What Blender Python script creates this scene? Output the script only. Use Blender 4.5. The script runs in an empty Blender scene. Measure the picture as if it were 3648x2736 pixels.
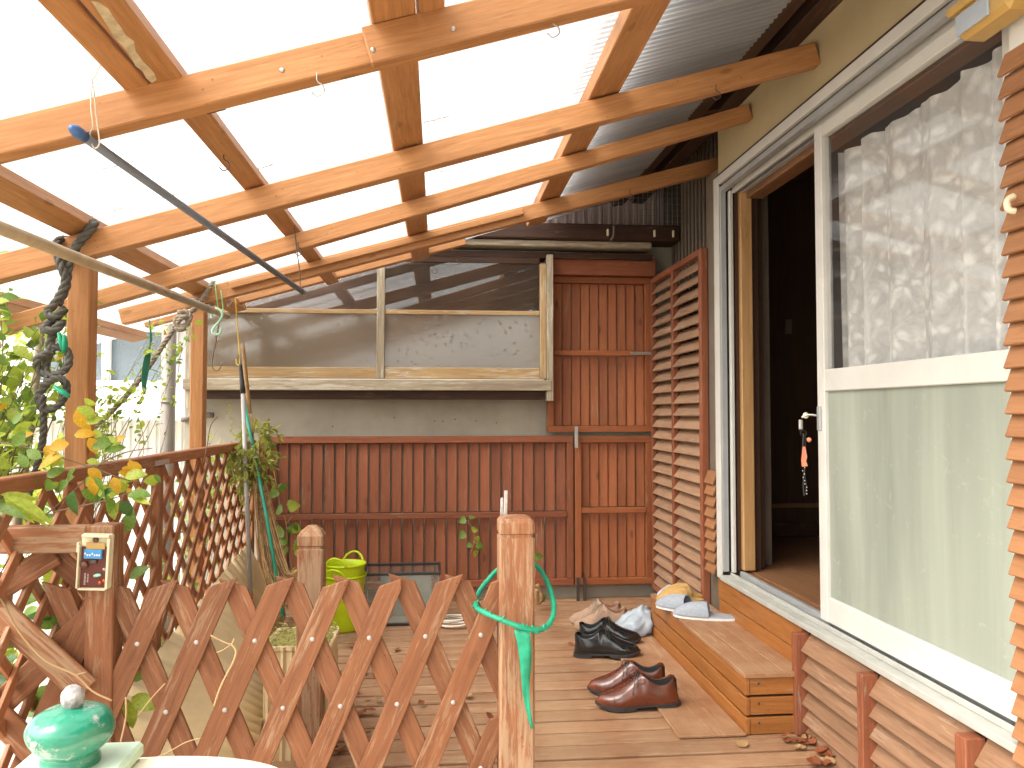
import bpy, bmesh, math, random
from mathutils import Vector as V, Matrix, noise
R=math.radians
random.seed(11)
S=bpy.context.scene
C=S.collection
# ---------------------------------------------------------------- camera
cam=bpy.data.cameras.new('camera'); co=bpy.data.objects.new('camera',cam); C.objects.link(co)
cam.lens=28.0; cam.sensor_width=36.0; cam.clip_start=0.02; cam.clip_end=500
rx=V((0.99570667,-0.09256472,0.0)); up=V((0.0,0.0,1.0))
# camera axes in world space (slight yaw to the right, slight upward tilt)
cx=V((0.99570667,-0.09256472,0)).normalized()
fw=V((0.0925056,0.9950708,0.035733)).normalized()
cu=cx.cross(fw).normalized()
co.matrix_world=Matrix(((cx.x,cu.x,-fw.x,0),(cx.y,cu.y,-fw.y,0),(cx.z,cu.z,-fw.z,1.08),(0,0,0,1)))
S.camera=co
# ---------------------------------------------------------------- world / light
w=bpy.data.worlds.new('World'); S.world=w; w.use_nodes=True
nt=w.node_tree; nt.nodes.clear()
sky=nt.nodes.new('ShaderNodeTexSky'); sky.sky_type='NISHITA'; sky.sun_disc=False
sky.sun_elevation=R(48); sky.sun_rotation=R(250); sky.air_density=1.0; sky.dust_density=4.0; sky.ozone_density=1.0
hs=nt.nodes.new('ShaderNodeHueSaturation'); hs.inputs['Saturation'].default_value=0.12
tint=nt.nodes.new('ShaderNodeMix'); tint.data_type='RGBA'; tint.blend_type='MULTIPLY'; tint.inputs[0].default_value=1.0
tint.inputs[7].default_value=(1.0,0.965,0.89,1)
bg=nt.nodes.new('ShaderNodeBackground'); bg.inputs['Strength'].default_value=0.15
wo=nt.nodes.new('ShaderNodeOutputWorld')
nt.links.new(sky.outputs[0],hs.inputs['Color']); nt.links.new(hs.outputs[0],tint.inputs[6]); nt.links.new(tint.outputs[2],bg.inputs['Color']); nt.links.new(bg.outputs[0],wo.inputs[0])
sun=bpy.data.lights.new('sun','SUN'); sun.energy=0.8; sun.angle=R(25); sun.color=(1.0,0.95,0.86)
so=bpy.data.objects.new('sun',sun); C.objects.link(so); so.location=(-3,-2,8)
so.rotation_euler=V((0.62,0.55,-1.0)).to_track_quat('-Z','Y').to_euler()
S.view_settings.view_transform='Standard'; S.view_settings.look='None'; S.view_settings.gamma=1; S.view_settings.use_curve_mapping=False
S.view_settings.exposure=2.33
S.render.engine='CYCLES'
S.cycles.max_bounces=10; S.cycles.diffuse_bounces=5; S.cycles.glossy_bounces=4; S.cycles.transmission_bounces=4; S.cycles.transparent_max_bounces=16
S.cycles.sample_clamp_indirect=6

# ---------------------------------------------------------------- materials
MAT={}
def nodes(name):
    m=bpy.data.materials.new(name); m.use_nodes=True; t=m.node_tree; b=t.nodes['Principled BSDF']; MAT[name]=m
    return m,t,b
def N(t,ty,**k):
    n=t.nodes.new(ty)
    for a,v in k.items(): setattr(n,a,v)
    return n
def coord(t,scale,rnd=True):
    tc=N(t,'ShaderNodeTexCoord'); mp=N(t,'ShaderNodeMapping'); mp.inputs['Scale'].default_value=scale
    t.links.new(tc.outputs['Object'],mp.inputs['Vector'])
    if rnd:
        oi=N(t,'ShaderNodeObjectInfo'); m=N(t,'ShaderNodeMath',operation='MULTIPLY'); m.inputs[1].default_value=97.0
        t.links.new(oi.outputs['Random'],m.inputs[0]); t.links.new(m.outputs[0],mp.inputs['Location'])
    return mp.outputs[0]
def noi(t,vec,scale,detail=4,rough=.55,dist=0):
    n=N(t,'ShaderNodeTexNoise'); n.inputs['Scale'].default_value=scale; n.inputs['Detail'].default_value=detail
    n.inputs['Roughness'].default_value=rough; n.inputs['Distortion'].default_value=dist; t.links.new(vec,n.inputs['Vector']); return n.outputs['Fac']
def ramp(t,f,a,b,c0=(0,0,0,1),c1=(1,1,1,1)):
    r=N(t,'ShaderNodeValToRGB'); r.color_ramp.elements[0].position=a; r.color_ramp.elements[1].position=b
    r.color_ramp.elements[0].color=c0; r.color_ramp.elements[1].color=c1; t.links.new(f,r.inputs[0]); return r.outputs[0]
def mix(t,f,a,b,bt='MIX'):
    n=N(t,'ShaderNodeMix',data_type='RGBA',blend_type=bt)
    for s,v in ((0,f),(6,a),(7,b)):
        if hasattr(v,'is_output'): t.links.new(v,n.inputs[s])
        else: n.inputs[s].default_value=v if s==0 else (tuple(v)+(1,))[:4]
    return n.outputs[2]
def bump(t,b,h,strength,dist=.002):
    n=N(t,'ShaderNodeBump'); n.inputs['Strength'].default_value=strength; n.inputs['Distance'].default_value=dist
    t.links.new(h,n.inputs['Height']); t.links.new(n.outputs[0],b.inputs['Normal'])
def wood(name,base,dark,worn=(.30,.24,.17),wear=.0,knots=.5,var=.12,rough=.6,dust=None,dustamt=0,grain=.5):
    """painted or bare timber; local X runs along the grain"""
    m,t,b=nodes(name)
    v=coord(t,(1.3,16,16)); g=noi(t,v,2.2,6,.65,1.2)
    col=mix(t,ramp(t,g,.34,.68),dark,base)
    v2=coord(t,(3.5,60,60)); fine=noi(t,v2,2,3)
    col=mix(t,grain*.5,col,ramp(t,fine,.3,.7,(.55,.5,.45,1),(1,1,1,1)),'MULTIPLY')
    v5=coord(t,(2.2,5,5)); blot=noi(t,v5,1.5,4)
    col=mix(t,.35,col,ramp(t,blot,.3,.7,(.68,.64,.6,1),(1,1,1,1)),'MULTIPLY')
    if knots>0:
        v3=coord(t,(4,11,11)); vo=N(t,'ShaderNodeTexVoronoi'); vo.inputs['Scale'].default_value=1.0; t.links.new(v3,vo.inputs['Vector'])
        k=ramp(t,vo.outputs['Distance'],.07,.13,(1,1,1,1),(0,0,0,1)); mk=N(t,'ShaderNodeMath',operation='MULTIPLY'); mk.inputs[1].default_value=knots
        t.links.new(k,mk.inputs[0]); col=mix(t,mk.outputs[0],col,tuple(c*.35 for c in dark))
    if wear>0:
        v4=coord(t,(5,55,55)); wn=noi(t,v4,1.6,8,.72,.3); v6=coord(t,(1.6,7,7)); wl=noi(t,v6,1.5,3); ws=N(t,'ShaderNodeMath',operation='MULTIPLY_ADD'); ws.inputs[1].default_value=.55; t.links.new(wl,ws.inputs[0]); t.links.new(wn,ws.inputs[2])
        msk=ramp(t,ws.outputs[0],.93-wear*.32,1.03-wear*.32,(0,0,0,1),(.85,.85,.85,1)); col=mix(t,msk,col,worn)
        wv=noi(t,v2,2.5,4); col=mix(t,.4,col,ramp(t,wv,.35,.65,(.6,.58,.55,1),(1,1,1,1)),'MULTIPLY')
    # fine dark specks and hairline cracks along the grain
    tcs=N(t,'ShaderNodeTexCoord'); vs_=N(t,'ShaderNodeTexVoronoi'); vs_.inputs['Scale'].default_value=38; t.links.new(tcs.outputs['Object'],vs_.inputs['Vector'])
    sp=ramp(t,vs_.outputs['Distance'],.06,.14,(1,1,1,1),(0,0,0,1)); sc=N(t,'ShaderNodeMath',operation='GREATER_THAN'); sc.inputs[1].default_value=.72
    sx=N(t,'ShaderNodeSeparateColor'); t.links.new(vs_.outputs['Color'],sx.inputs[0]); t.links.new(sx.outputs[0],sc.inputs[0]); mm1=N(t,'ShaderNodeMath',operation='MULTIPLY'); t.links.new(sp,mm1.inputs[0]); t.links.new(sc.outputs[0],mm1.inputs[1]); mm2=N(t,'ShaderNodeMath',operation='MULTIPLY'); mm2.inputs[1].default_value=.55; t.links.new(mm1.outputs[0],mm2.inputs[0]); col=mix(t,mm2.outputs[0],col,tuple(c*.3 for c in dark))
    v7=coord(t,(1.6,34,34)); cr=noi(t,v7,1.7,5,.6,.8); ck=ramp(t,cr,.480,.500,(0,0,0,1),(1,1,1,1)); ck2=ramp(t,cr,.500,.520,(1,1,1,1),(0,0,0,1)); ckm=mix(t,1.0,ck,ck2,'MULTIPLY'); v8=coord(t,(2,6,6)); cg=ramp(t,noi(t,v8,1.4,3),.5,.62); ckm=mix(t,1.0,ckm,cg,'MULTIPLY'); c3=N(t,'ShaderNodeMath',operation='MULTIPLY'); c3.inputs[1].default_value=.6; t.links.new(ckm,c3.inputs[0]); col=mix(t,c3.outputs[0],col,tuple(c*.4 for c in dark))
    if dust:
        tc=N(t,'ShaderNodeTexCoord'); dn=noi(t,tc.outputs['Object'],4.5,6,.65)
        mm=N(t,'ShaderNodeMath',operation='MULTIPLY'); mm.inputs[1].default_value=dustamt; t.links.new(ramp(t,dn,.3,.65),mm.inputs[0]); col=mix(t,mm.outputs[0],col,dust)
    oi=N(t,'ShaderNodeObjectInfo'); mr=N(t,'ShaderNodeMapRange'); mr.inputs[3].default_value=1-var; mr.inputs[4].default_value=1+var
    t.links.new(oi.outputs['Random'],mr.inputs[0]); h=N(t,'ShaderNodeHueSaturation'); t.links.new(mr.outputs[0],h.inputs['Value']); t.links.new(col,h.inputs['Color'])
    t.links.new(h.outputs[0],b.inputs['Base Color']); b.inputs['Roughness'].default_value=rough; b.inputs['Specular IOR Level'].default_value=.35
    ad=N(t,'ShaderNodeMath',operation='ADD'); t.links.new(g,ad.inputs[0]); t.links.new(fine,ad.inputs[1]); bump(t,b,ad.outputs[0],.35,.0015)
    return m
def plain(name,col,rough=.5,metal=0,var=.15,nscale=8,spec=.5,bumpa=0,bscale=60,trans=0,coat=0):
    m,t,b=nodes(name); tc=N(t,'ShaderNodeTexCoord'); n=noi(t,tc.outputs['Object'],nscale,5,.6)
    c=mix(t,ramp(t,n,.3,.7),tuple(x*(1-var) for x in col),tuple(min(1,x*(1+var*.6)) for x in col))
    t.links.new(c,b.inputs['Base Color']); b.inputs['Roughness'].default_value=rough; b.inputs['Metallic'].default_value=metal; b.inputs['Specular IOR Level'].default_value=spec
    if coat: b.inputs['Coat Weight'].default_value=coat; b.inputs['Coat Roughness'].default_value=.12
    if bumpa: bump(t,b,noi(t,tc.outputs['Object'],bscale,4,.6),bumpa,.002)
    if trans:
        out=t.nodes['Material Output']; tr=N(t,'ShaderNodeBsdfTranslucent'); t.links.new(c,tr.inputs[0]); ms=N(t,'ShaderNodeMixShader'); ms.inputs[0].default_value=trans
        t.links.new(b.outputs[0],ms.inputs[1]); t.links.new(tr.outputs[0],ms.inputs[2]); t.links.new(ms.outputs[0],out.inputs[0])
    return m
def glassy(name,body,transp,rough=.02,body_rough=.6,ior=1.5,translucent=.0,gl=1.0,pattern=None):
    m,t,b=nodes(name); out=t.nodes['Material Output']; t.nodes.remove(b)
    d=N(t,'ShaderNodeBsdfDiffuse'); d.inputs[0].default_value=tuple(body)+(1,)
    tr=N(t,'ShaderNodeBsdfTransparent'); tl=N(t,'ShaderNodeBsdfTranslucent'); tl.inputs[0].default_value=tuple(body)+(1,)
    m0=N(t,'ShaderNodeMixShader'); m0.inputs[0].default_value=translucent; t.links.new(d.outputs[0],m0.inputs[1]); t.links.new(tl.outputs[0],m0.inputs[2])
    m1=N(t,'ShaderNodeMixShader'); m1.inputs[0].default_value=transp; t.links.new(m0.outputs[0],m1.inputs[1]); t.links.new(tr.outputs[0],m1.inputs[2])
    g=N(t,'ShaderNodeBsdfGlossy'); g.inputs['Roughness'].default_value=rough
    fr=N(t,'ShaderNodeFresnel'); fr.inputs[0].default_value=ior
    ge=N(t,'ShaderNodeNewGeometry'); fm=N(t,'ShaderNodeMath',operation='SUBTRACT'); fm.inputs[0].default_value=gl; t.links.new(ge.outputs['Backfacing'],fm.inputs[1]); fm2=N(t,'ShaderNodeMath',operation='MULTIPLY',use_clamp=True); fm2.inputs[0].default_value=1
    inv=N(t,'ShaderNodeMath',operation='MULTIPLY'); inv.inputs[1].default_value=-gl; t.links.new(ge.outputs['Backfacing'],inv.inputs[0]); ad=N(t,'ShaderNodeMath',operation='ADD'); ad.inputs[1].default_value=gl; t.links.new(inv.outputs[0],ad.inputs[0]); t.nodes.remove(fm); t.nodes.remove(fm2)
    mu=N(t,'ShaderNodeMath',operation='MULTIPLY',use_clamp=True); t.links.new(ad.outputs[0],mu.inputs[1]); t.links.new(fr.outputs[0],mu.inputs[0])
    m2=N(t,'ShaderNodeMixShader'); t.links.new(mu.outputs[0],m2.inputs[0]); t.links.new(m1.outputs[0],m2.inputs[1]); t.links.new(g.outputs[0],m2.inputs[2]); t.links.new(m2.outputs[0],out.inputs[0])
    tc=N(t,'ShaderNodeTexCoord')
    if pattern=='frost_fold_shade':
        mp=N(t,'ShaderNodeMapping'); mp.inputs['Scale'].default_value=(6,6,.7); t.links.new(tc.outputs['Object'],mp.inputs[0]); n=noi(t,mp.outputs[0],1,4,.6,.6)
        n2=noi(t,tc.outputs['Object'],22,4,.7,1.2); cc=mix(t,ramp(t,n,.3,.7),tuple(x*.74 for x in body),tuple(x*1.12 for x in body)); cc=mix(t,ramp(t,n2,.60,.85),cc,tuple(x*1.3 for x in body))  # vertical curtain-fold shading painted into the frosted colour, plus pale flecks
        t.links.new(cc,d.inputs[0]); t.links.new(cc,tl.inputs[0])
    if pattern in('blob','pebble'):
        vo=N(t,'ShaderNodeTexVoronoi'); vo.inputs['Scale'].default_value=26 if pattern=='blob' else 60; t.links.new(tc.outputs['Object'],vo.inputs['Vector'])
        bn=N(t,'ShaderNodeBump'); bn.inputs['Strength'].default_value=.09 if pattern=='blob' else 1; bn.inputs['Distance'].default_value=.004
        t.links.new(ramp(t,vo.outputs['Distance'],.1,.3) if pattern=='blob' else vo.outputs['Distance'],bn.inputs['Height']); t.links.new(bn.outputs[0],g.inputs['Normal'])
    return m
OR=(.36,.098,.026); ORd=(.24,.058,.015)
wood('wood_roof',(.54,.265,.108),(.41,.185,.068),wear=.06,worn=(.45,.26,.12),knots=.5,rough=.55,var=.10)
wood('wood_gate',(.30,.124,.056),(.205,.075,.032),wear=.33,worn=(.33,.20,.12),knots=.25,rough=.65,var=.12)
wood('wood_post',(.37,.165,.08),(.27,.105,.048),wear=.62,worn=(.38,.25,.155),knots=.2,rough=.7,var=.05)
wood('wood_fence',(.46,.20,.10),(.35,.135,.062),wear=.38,worn=(.38,.25,.16),knots=.1,rough=.65)
wood('wood_screen',(.32,.108,.052),(.25,.078,.036),wear=.05,knots=.55,rough=.6,var=.16)
wood('wood_screen_bright',(.37,.125,.046),(.30,.09,.032),wear=.02,knots=.8,rough=.55,var=.16)
wood('wood_louver',(.40,.245,.155),(.33,.19,.115),wear=.2,worn=(.36,.24,.17),knots=.15,rough=.65,var=.1)
wood('wood_louver_orange',(.36,.17,.075),(.30,.135,.058),wear=.0,knots=.1,rough=.6,var=.08)
wood('wood_skirt',(.32,.18,.105),(.255,.135,.075),wear=.2,worn=(.34,.23,.16),knots=.15,rough=.65,var=.1)
wood('wood_step',(.42,.17,.045),(.33,.12,.03),wear=.05,knots=.2,rough=.5,var=.08)
wood('wood_tread',(.34,.15,.065),(.27,.11,.045),wear=.35,worn=(.40,.25,.15),knots=0,rough=.65,var=.05,dust=(.42,.28,.17),dustamt=.5)
wood('wood_deck',(.36,.17,.085),(.27,.115,.055),wear=.3,worn=(.42,.28,.17),knots=.05,rough=.7,var=.09,dust=(.44,.30,.18),dustamt=.6)
wood('wood_bare',(.50,.36,.19),(.36,.22,.10),wear=.3,worn=(.5,.44,.34),knots=.3,rough=.6,var=.08)
wood('wood_bleached',(.46,.40,.30),(.30,.24,.17),wear=.4,worn=(.52,.48,.4),knots=.6,rough=.7,var=.08)
wood('wood_dark',(.075,.032,.018),(.04,.018,.011),wear=.2,worn=(.13,.07,.04),knots=.1,rough=.6)
wood('wood_jamb',(.55,.33,.15),(.45,.25,.10),knots=.05,rough=.5,var=.03)
wood('wood_interior',(.28,.14,.07),(.2,.095,.045),knots=0,rough=.4,var=.05)
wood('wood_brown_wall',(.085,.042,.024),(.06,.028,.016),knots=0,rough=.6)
wood('bamboo',(.42,.25,.10),(.32,.18,.07),knots=.1,rough=.5,wear=.2)
plain('alu_white',(.57,.56,.53),.45,var=.08,nscale=6,bumpa=.05)
plain('alu_sill',(.40,.40,.37),.45,var=.15,nscale=14,bumpa=.05)
plain('broom_dark',(.34,.20,.09),.8,var=.4,nscale=40)
plain('alu_grey',(.40,.41,.42),.4,metal=.3,var=.1)
plain('alu_dark',(.06,.055,.05),.5)
plain('plaster',(.47,.375,.22),.85,var=.1,nscale=3,bumpa=.3,bscale=120)
plain('concrete',(.34,.315,.26),.9,var=.22,nscale=3.5,bumpa=.5,bscale=70)
plain('siding_brown',(.15,.115,.085),.7,var=.25,nscale=5,bumpa=.2)
plain('siding_pink',(.50,.38,.37),.8,var=.15)
plain('white_paint',(.88,.88,.87),.6,var=.06,nscale=2)
plain('soil',(.38,.34,.28),.95,var=.4,nscale=6,bumpa=.8,bscale=25)
plain('steel',(.45,.44,.42),.35,metal=.8)
plain('bolt',(.47,.42,.40),.5,metal=.1,var=.25,nscale=90)
plain('steel_dark',(.10,.08,.07),.45,metal=.6)
plain('pipe_grey',(.15,.13,.115),.55,var=.15)
plain('pipe_light',(.36,.35,.34),.5,var=.08)
plain('bare_rot',(.52,.42,.27),.9,var=.35,nscale=30,bumpa=.6)
plain('pole_blue',(.15,.17,.21),.45,var=.15,nscale=20)
plain('blue_cap',(.05,.13,.33),.4)
plain('pole_beige',(.40,.31,.20),.45,var=.25,nscale=14)
plain('pole_green',(.01,.30,.20),.35)
plain('black_plastic',(.022,.022,.022),.45)
plain('tape_green',(.02,.38,.22),.4,var=.3,nscale=30,trans=.15,bumpa=.4,bscale=90)
plain('net_green',(.01,.13,.08),.6)
plain('hook_mint',(.42,.72,.56),.4)
plain('string_yellow',(.65,.42,.05),.6)
plain('string_green',(.15,.5,.2),.6)
plain('string_white',(.7,.66,.58),.7)
plain('rope_black',(.085,.08,.068),.85,var=.4,nscale=60,bumpa=.8,bscale=300)
plain('rope_grey',(.27,.225,.175),.9,var=.3,nscale=60,bumpa=.8,bscale=300)
plain('lime',(.52,.66,.008),.4,var=.12,nscale=12,trans=.1)
plain('lime_pale',(.62,.60,.15),.45)
plain('tank_silicone',(.30,.32,.29),.4)
plain('broom',(.80,.55,.28),.8,var=.4,nscale=40)
plain('planter_tan',(.70,.54,.31),.7,var=.15,nscale=6,bumpa=.2)
plain('moss',(.30,.27,.08),.95,var=.5,nscale=90,bumpa=1,bscale=120)
plain('shoe_brown',(.125,.030,.014),.27,var=.45,nscale=12,coat=.5)
plain('shoe_black',(.010,.010,.011),.2,var=.3,coat=.6)
plain('shoe_beige',(.34,.22,.15),.8,var=.2,nscale=40,bumpa=.3,bscale=200)
plain('sole_dark',(.03,.03,.032),.6)
plain('sole_beige',(.36,.24,.17),.7)
plain('lining_dark',(.02,.022,.024),.8)
plain('lining_brown',(.30,.13,.07),.8)
plain('felt_grey',(.30,.33,.38),.95,var=.15,nscale=80,bumpa=.5,bscale=300)
plain('felt_white',(.7,.7,.68),.9)
plain('straw',(.48,.29,.10),.8,var=.25,nscale=80,bumpa=.5,bscale=250)
plain('clog_blue',(.5,.58,.7),.4)
plain('dead_leaf',(.24,.065,.022),.7,var=.6,nscale=30)
plain('dead_leaf_pale',(.40,.24,.11),.7,var=.5,nscale=30)
plain('leaf_green',(.17,.29,.045),.42,var=.45,nscale=9,trans=.45)
plain('leaf_yellowgreen',(.42,.52,.07),.45,var=.35,nscale=9,trans=.5)
plain('leaf_yellow',(.62,.36,.025),.45,var=.3,nscale=14,trans=.4)
plain('leaf_dark',(.05,.13,.025),.4,var=.4,nscale=9,trans=.3)
plain('fern_dry',(.36,.38,.075),.7,var=.45,nscale=20,trans=.3)
plain('twig',(.17,.12,.07),.8,var=.3,nscale=20)
plain('vine_dry',(.50,.33,.17),.7)
plain('board_red',(.11,.018,.012),.5,var=.2)
plain('ivory',(.68,.60,.42),.5,var=.12,nscale=30)
plain('chip_blue',(.05,.25,.55),.4)
plain('cap_mint',(.3,.65,.5),.4)
plain('cap_orange',(.55,.09,.02),.4)
plain('cap_brown',(.14,.05,.03),.4)
plain('white_print',(.8,.78,.75),.6)
plain('lamp_yellow',(.48,.30,.09),.45)
plain('lens_blue',(.36,.40,.46),.25)
plain('salmon',(.75,.25,.15),.5)
plain('roof_debris',(.25,.17,.10),.9)
plain('grey_clear_bag',(.55,.62,.70),.25,trans=.35,bumpa=1,bscale=22)
glassy('glass_door',(.5,.5,.5),.97,.01,gl=1.0)
glassy('glass_frosted_door',(.46,.50,.43),.16,.35,translucent=.3,pattern='frost_fold_shade',gl=.8)
glassy('glass_window',(.10,.09,.08),.84,.01,gl=4.0)
glassy('glass_window_frosted',(.17,.14,.11),.15,.11,gl=3.4,pattern='blob')
glassy('glass_pebble',(.13,.17,.20),.0,.12,gl=2,pattern='pebble')
glassy('glass_tank',(.30,.33,.30),.86,.02,gl=1.4)
# corrugated clear sheet
def sheet_mat():
    m,t,b=nodes('polycarbonate'); out=t.nodes['Material Output']; t.nodes.remove(b)
    tr=N(t,'ShaderNodeBsdfTransparent'); tr.inputs[0].default_value=(.97,.97,.96,1)
    tl=N(t,'ShaderNodeBsdfTranslucent'); df=N(t,'ShaderNodeBsdfDiffuse')
    tc=N(t,'ShaderNodeTexCoord'); mp=N(t,'ShaderNodeMapping'); mp.inputs['Scale'].default_value=(1.2,18,1); t.links.new(tc.outputs['Object'],mp.inputs[0])
    n=noi(t,mp.outputs[0],1.5,5,.6); c=mix(t,ramp(t,n,.35,.7),(.52,.55,.60),(.72,.74,.76)); t.links.new(c,tl.inputs[0]); t.links.new(c,df.inputs[0])
    a=N(t,'ShaderNodeMixShader'); a.inputs[0].default_value=.5; t.links.new(tl.outputs[0],a.inputs[1]); t.links.new(df.outputs[0],a.inputs[2])
    x=N(t,'ShaderNodeMixShader'); x.inputs[0].default_value=.48; t.links.new(tr.outputs[0],x.inputs[1]); t.links.new(a.outputs[0],x.inputs[2])
    g=N(t,'ShaderNodeBsdfGlossy'); g.inputs['Roughness'].default_value=.15; fr=N(t,'ShaderNodeFresnel'); ge=N(t,'ShaderNodeNewGeometry'); mi=N(t,'ShaderNodeMix',data_type='FLOAT'); mi.inputs[2].default_value=1.4; mi.inputs[3].default_value=1/1.4; t.links.new(ge.outputs['Backfacing'],mi.inputs[0]); t.links.new(mi.outputs[0],fr.inputs[0])
    y=N(t,'ShaderNodeMixShader'); t.links.new(fr.outputs[0],y.inputs[0]); t.links.new(x.outputs[0],y.inputs[1]); t.links.new(g.outputs[0],y.inputs[2]); t.links.new(y.outputs[0],out.inputs[0])
sheet_mat()
def lace_mat():
    m,t,b=nodes('lace'); out=t.nodes['Material Output']; t.nodes.remove(b)
    tc=N(t,'ShaderNodeTexCoord'); vo=N(t,'ShaderNodeTexVoronoi'); vo.inputs['Scale'].default_value=24; 
    n0=N(t,'ShaderNodeTexNoise'); n0.inputs['Scale'].default_value=9; t.links.new(tc.outputs['Object'],n0.inputs['Vector'])
    mv=N(t,'ShaderNodeMix',data_type='VECTOR'); mv.inputs[0].default_value=.12; t.links.new(tc.outputs['Object'],mv.inputs[4]); t.links.new(n0.outputs['Color'],mv.inputs[5]); t.links.new(mv.outputs[1],vo.inputs['Vector'])
    n=noi(t,tc.outputs['Object'],14,5,.7,1.5)
    f=ramp(t,vo.outputs['Distance'],.20,.50,(.96,.96,.96,1),(.70,.70,.70,1)); g=ramp(t,n,.38,.62,(.80,.80,.80,1),(1,1,1,1)); f=mix(t,1.0,f,g,'MULTIPLY')
    df=N(t,'ShaderNodeBsdfDiffuse'); df.inputs[0].default_value=(.9,.9,.88,1); tr=N(t,'ShaderNodeBsdfTransparent'); tl=N(t,'ShaderNodeBsdfTranslucent'); tl.inputs[0].default_value=(.8,.8,.78,1)
    a=N(t,'ShaderNodeMixShader'); a.inputs[0].default_value=.3; t.links.new(df.outputs[0],a.inputs[1]); t.links.new(tl.outputs[0],a.inputs[2])
    x=N(t,'ShaderNodeMixShader'); t.links.new(f,x.inputs[0]); t.links.new(tr.outputs[0],x.inputs[1]); t.links.new(a.outputs[0],x.inputs[2]); t.links.new(x.outputs[0],out.inputs[0])
lace_mat()
def glaze_mat():
    m,t,b=nodes('glaze_green'); tc=N(t,'ShaderNodeTexCoord'); n=noi(t,tc.outputs['Object'],38,6,.65); n2=noi(t,tc.outputs['Object'],14,5,.6)
    c=mix(t,ramp(t,n2,.3,.7),(.004,.10,.06),(.02,.25,.155)); c=mix(t,ramp(t,n,.57,.62),c,(.25,.26,.24)); c=mix(t,ramp(t,n,.30,.34,(1,1,1,1),(0,0,0,1)),c,(.015,.03,.03))
    t.links.new(c,b.inputs['Base Color']); b.inputs['Roughness'].default_value=.22; b.inputs['Coat Weight'].default_value=.5; bump(t,b,n,.35,.002)
glaze_mat()
plain('glaze_pale',(.50,.66,.52),.35,var=.2,nscale=20)
plain('cream_cast',(.78,.74,.58),.6,var=.06)
plain('knob_grey',(.30,.29,.29),.9,var=.5,nscale=90,bumpa=1,bscale=150)

# ---------------------------------------------------------------- object helpers
WM={}
I4=Matrix.Identity(4)
def tr_(v): return Matrix.Translation(V(v))
def thing(name,label,cat,loc=(0,0,0),group=None,kind=None):
    o=bpy.data.objects.new(name,None); C.objects.link(o); o.location=loc; o.empty_display_size=.1
    if label: o['label']=label
    if cat: o['category']=cat
    if group: o['group']=group
    if kind: o['kind']=kind
    WM[o.name]=tr_(loc); return o
def part(name,me,mat=None,parent=None,M=None,label=None,kind=None):
    o=bpy.data.objects.new(name,me); C.objects.link(o); M=M or I4
    if mat and not me.materials: me.materials.append(MAT[mat])
    elif mat and me.materials[0]!=MAT[mat]:
        o.material_slots[0].link='OBJECT'; o.material_slots[0].material=MAT[mat]
    if parent is not None:
        o.parent=parent; o.matrix_basis=WM[parent.name].inverted()@M
    else: o.matrix_basis=M
    WM[o.name]=M.copy()
    if label: o['label']=label
    if kind: o['kind']=kind
    return o
def tag(o,label,cat,group=None,kind=None):
    if label: o['label']=label
    if cat: o['category']=cat
    if group: o['group']=group
    if kind: o['kind']=kind
    return o
def mesh(name,vs,fs,smooth=False):
    me=bpy.data.meshes.new(name); me.from_pydata([tuple(v) for v in vs],[],fs); me.update()
    if smooth:
        for p in me.polygons: p.use_smooth=True
    return me
_bc={}
def boxmesh(L,w,t,c=.0025):
    k=(round(L,3),round(w,3),round(t,3),c)
    if k in _bc: return _bc[k]
    bm=bmesh.new(); bmesh.ops.create_cube(bm,size=1)
    for v in bm.verts: v.co=V((v.co.x*k[0],v.co.y*k[1],v.co.z*k[2]))
    if c>0: bmesh.ops.bevel(bm,geom=bm.edges[:],offset=min(c,.3*min(k[:3])),segments=1,affect='EDGES')
    me=bpy.data.meshes.new('box'); bm.to_mesh(me); bm.free(); _bc[k]=me; return me
def frame(p0,p1,n):
    x=(p1-p0).normalized(); n=V(n); y=n.cross(x).normalized(); z=x.cross(y); c=(p0+p1)/2
    return Matrix(((x.x,y.x,z.x,c.x),(x.y,y.y,z.y,c.y),(x.z,y.z,z.z,c.z),(0,0,0,1)))
def board(name,parent,mat,p0,p1,w,t,n,c=.0025,label=None):
    p0,p1=V(p0),V(p1); me=boxmesh((p1-p0).length,w,t,c).copy() if False else boxmesh((p1-p0).length,w,t,c)
    return part(name,me,mat,parent,frame(p0,p1,n),label)
def bx(name,parent,mat,lo,hi,c=.0025,axis=None,label=None):
    """axis-aligned box; grain along its longest side"""
    lo,hi=V(lo),V(hi); d=hi-lo; a=axis if axis is not None else max(range(3),key=lambda i:d[i]); m=(lo+hi)/2
    p0,p1=m.copy(),m.copy(); p0[a]=lo[a]; p1[a]=hi[a]
    n=(0,0,1) if a!=2 else (0,1,0)
    if a==0: w,t=d.y,d.z
    elif a==1: w,t=d.x,d.z
    else: w,t=d.x,d.y
    return board(name,parent,mat,p0,p1,w,t,n,c,label)
def smooth_path(pts,n=6,closed=False):
    pts=[V(p) for p in pts]; out=[]; m=len(pts)
    rng=range(m if closed else m-1)
    for i in rng:
        if closed: a,b,c,d=pts[(i-1)%m],pts[i],pts[(i+1)%m],pts[(i+2)%m]
        else: a,b,c,d=pts[max(i-1,0)],pts[i],pts[i+1],pts[min(i+2,m-1)]
        for k in range(n):
            s=k/n; out.append(.5*((2*b)+(c-a)*s+(2*a-5*b+4*c-d)*s*s+(3*b-a-3*c+d)*s**3))
    if not closed: out.append(pts[-1])
    return out
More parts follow.
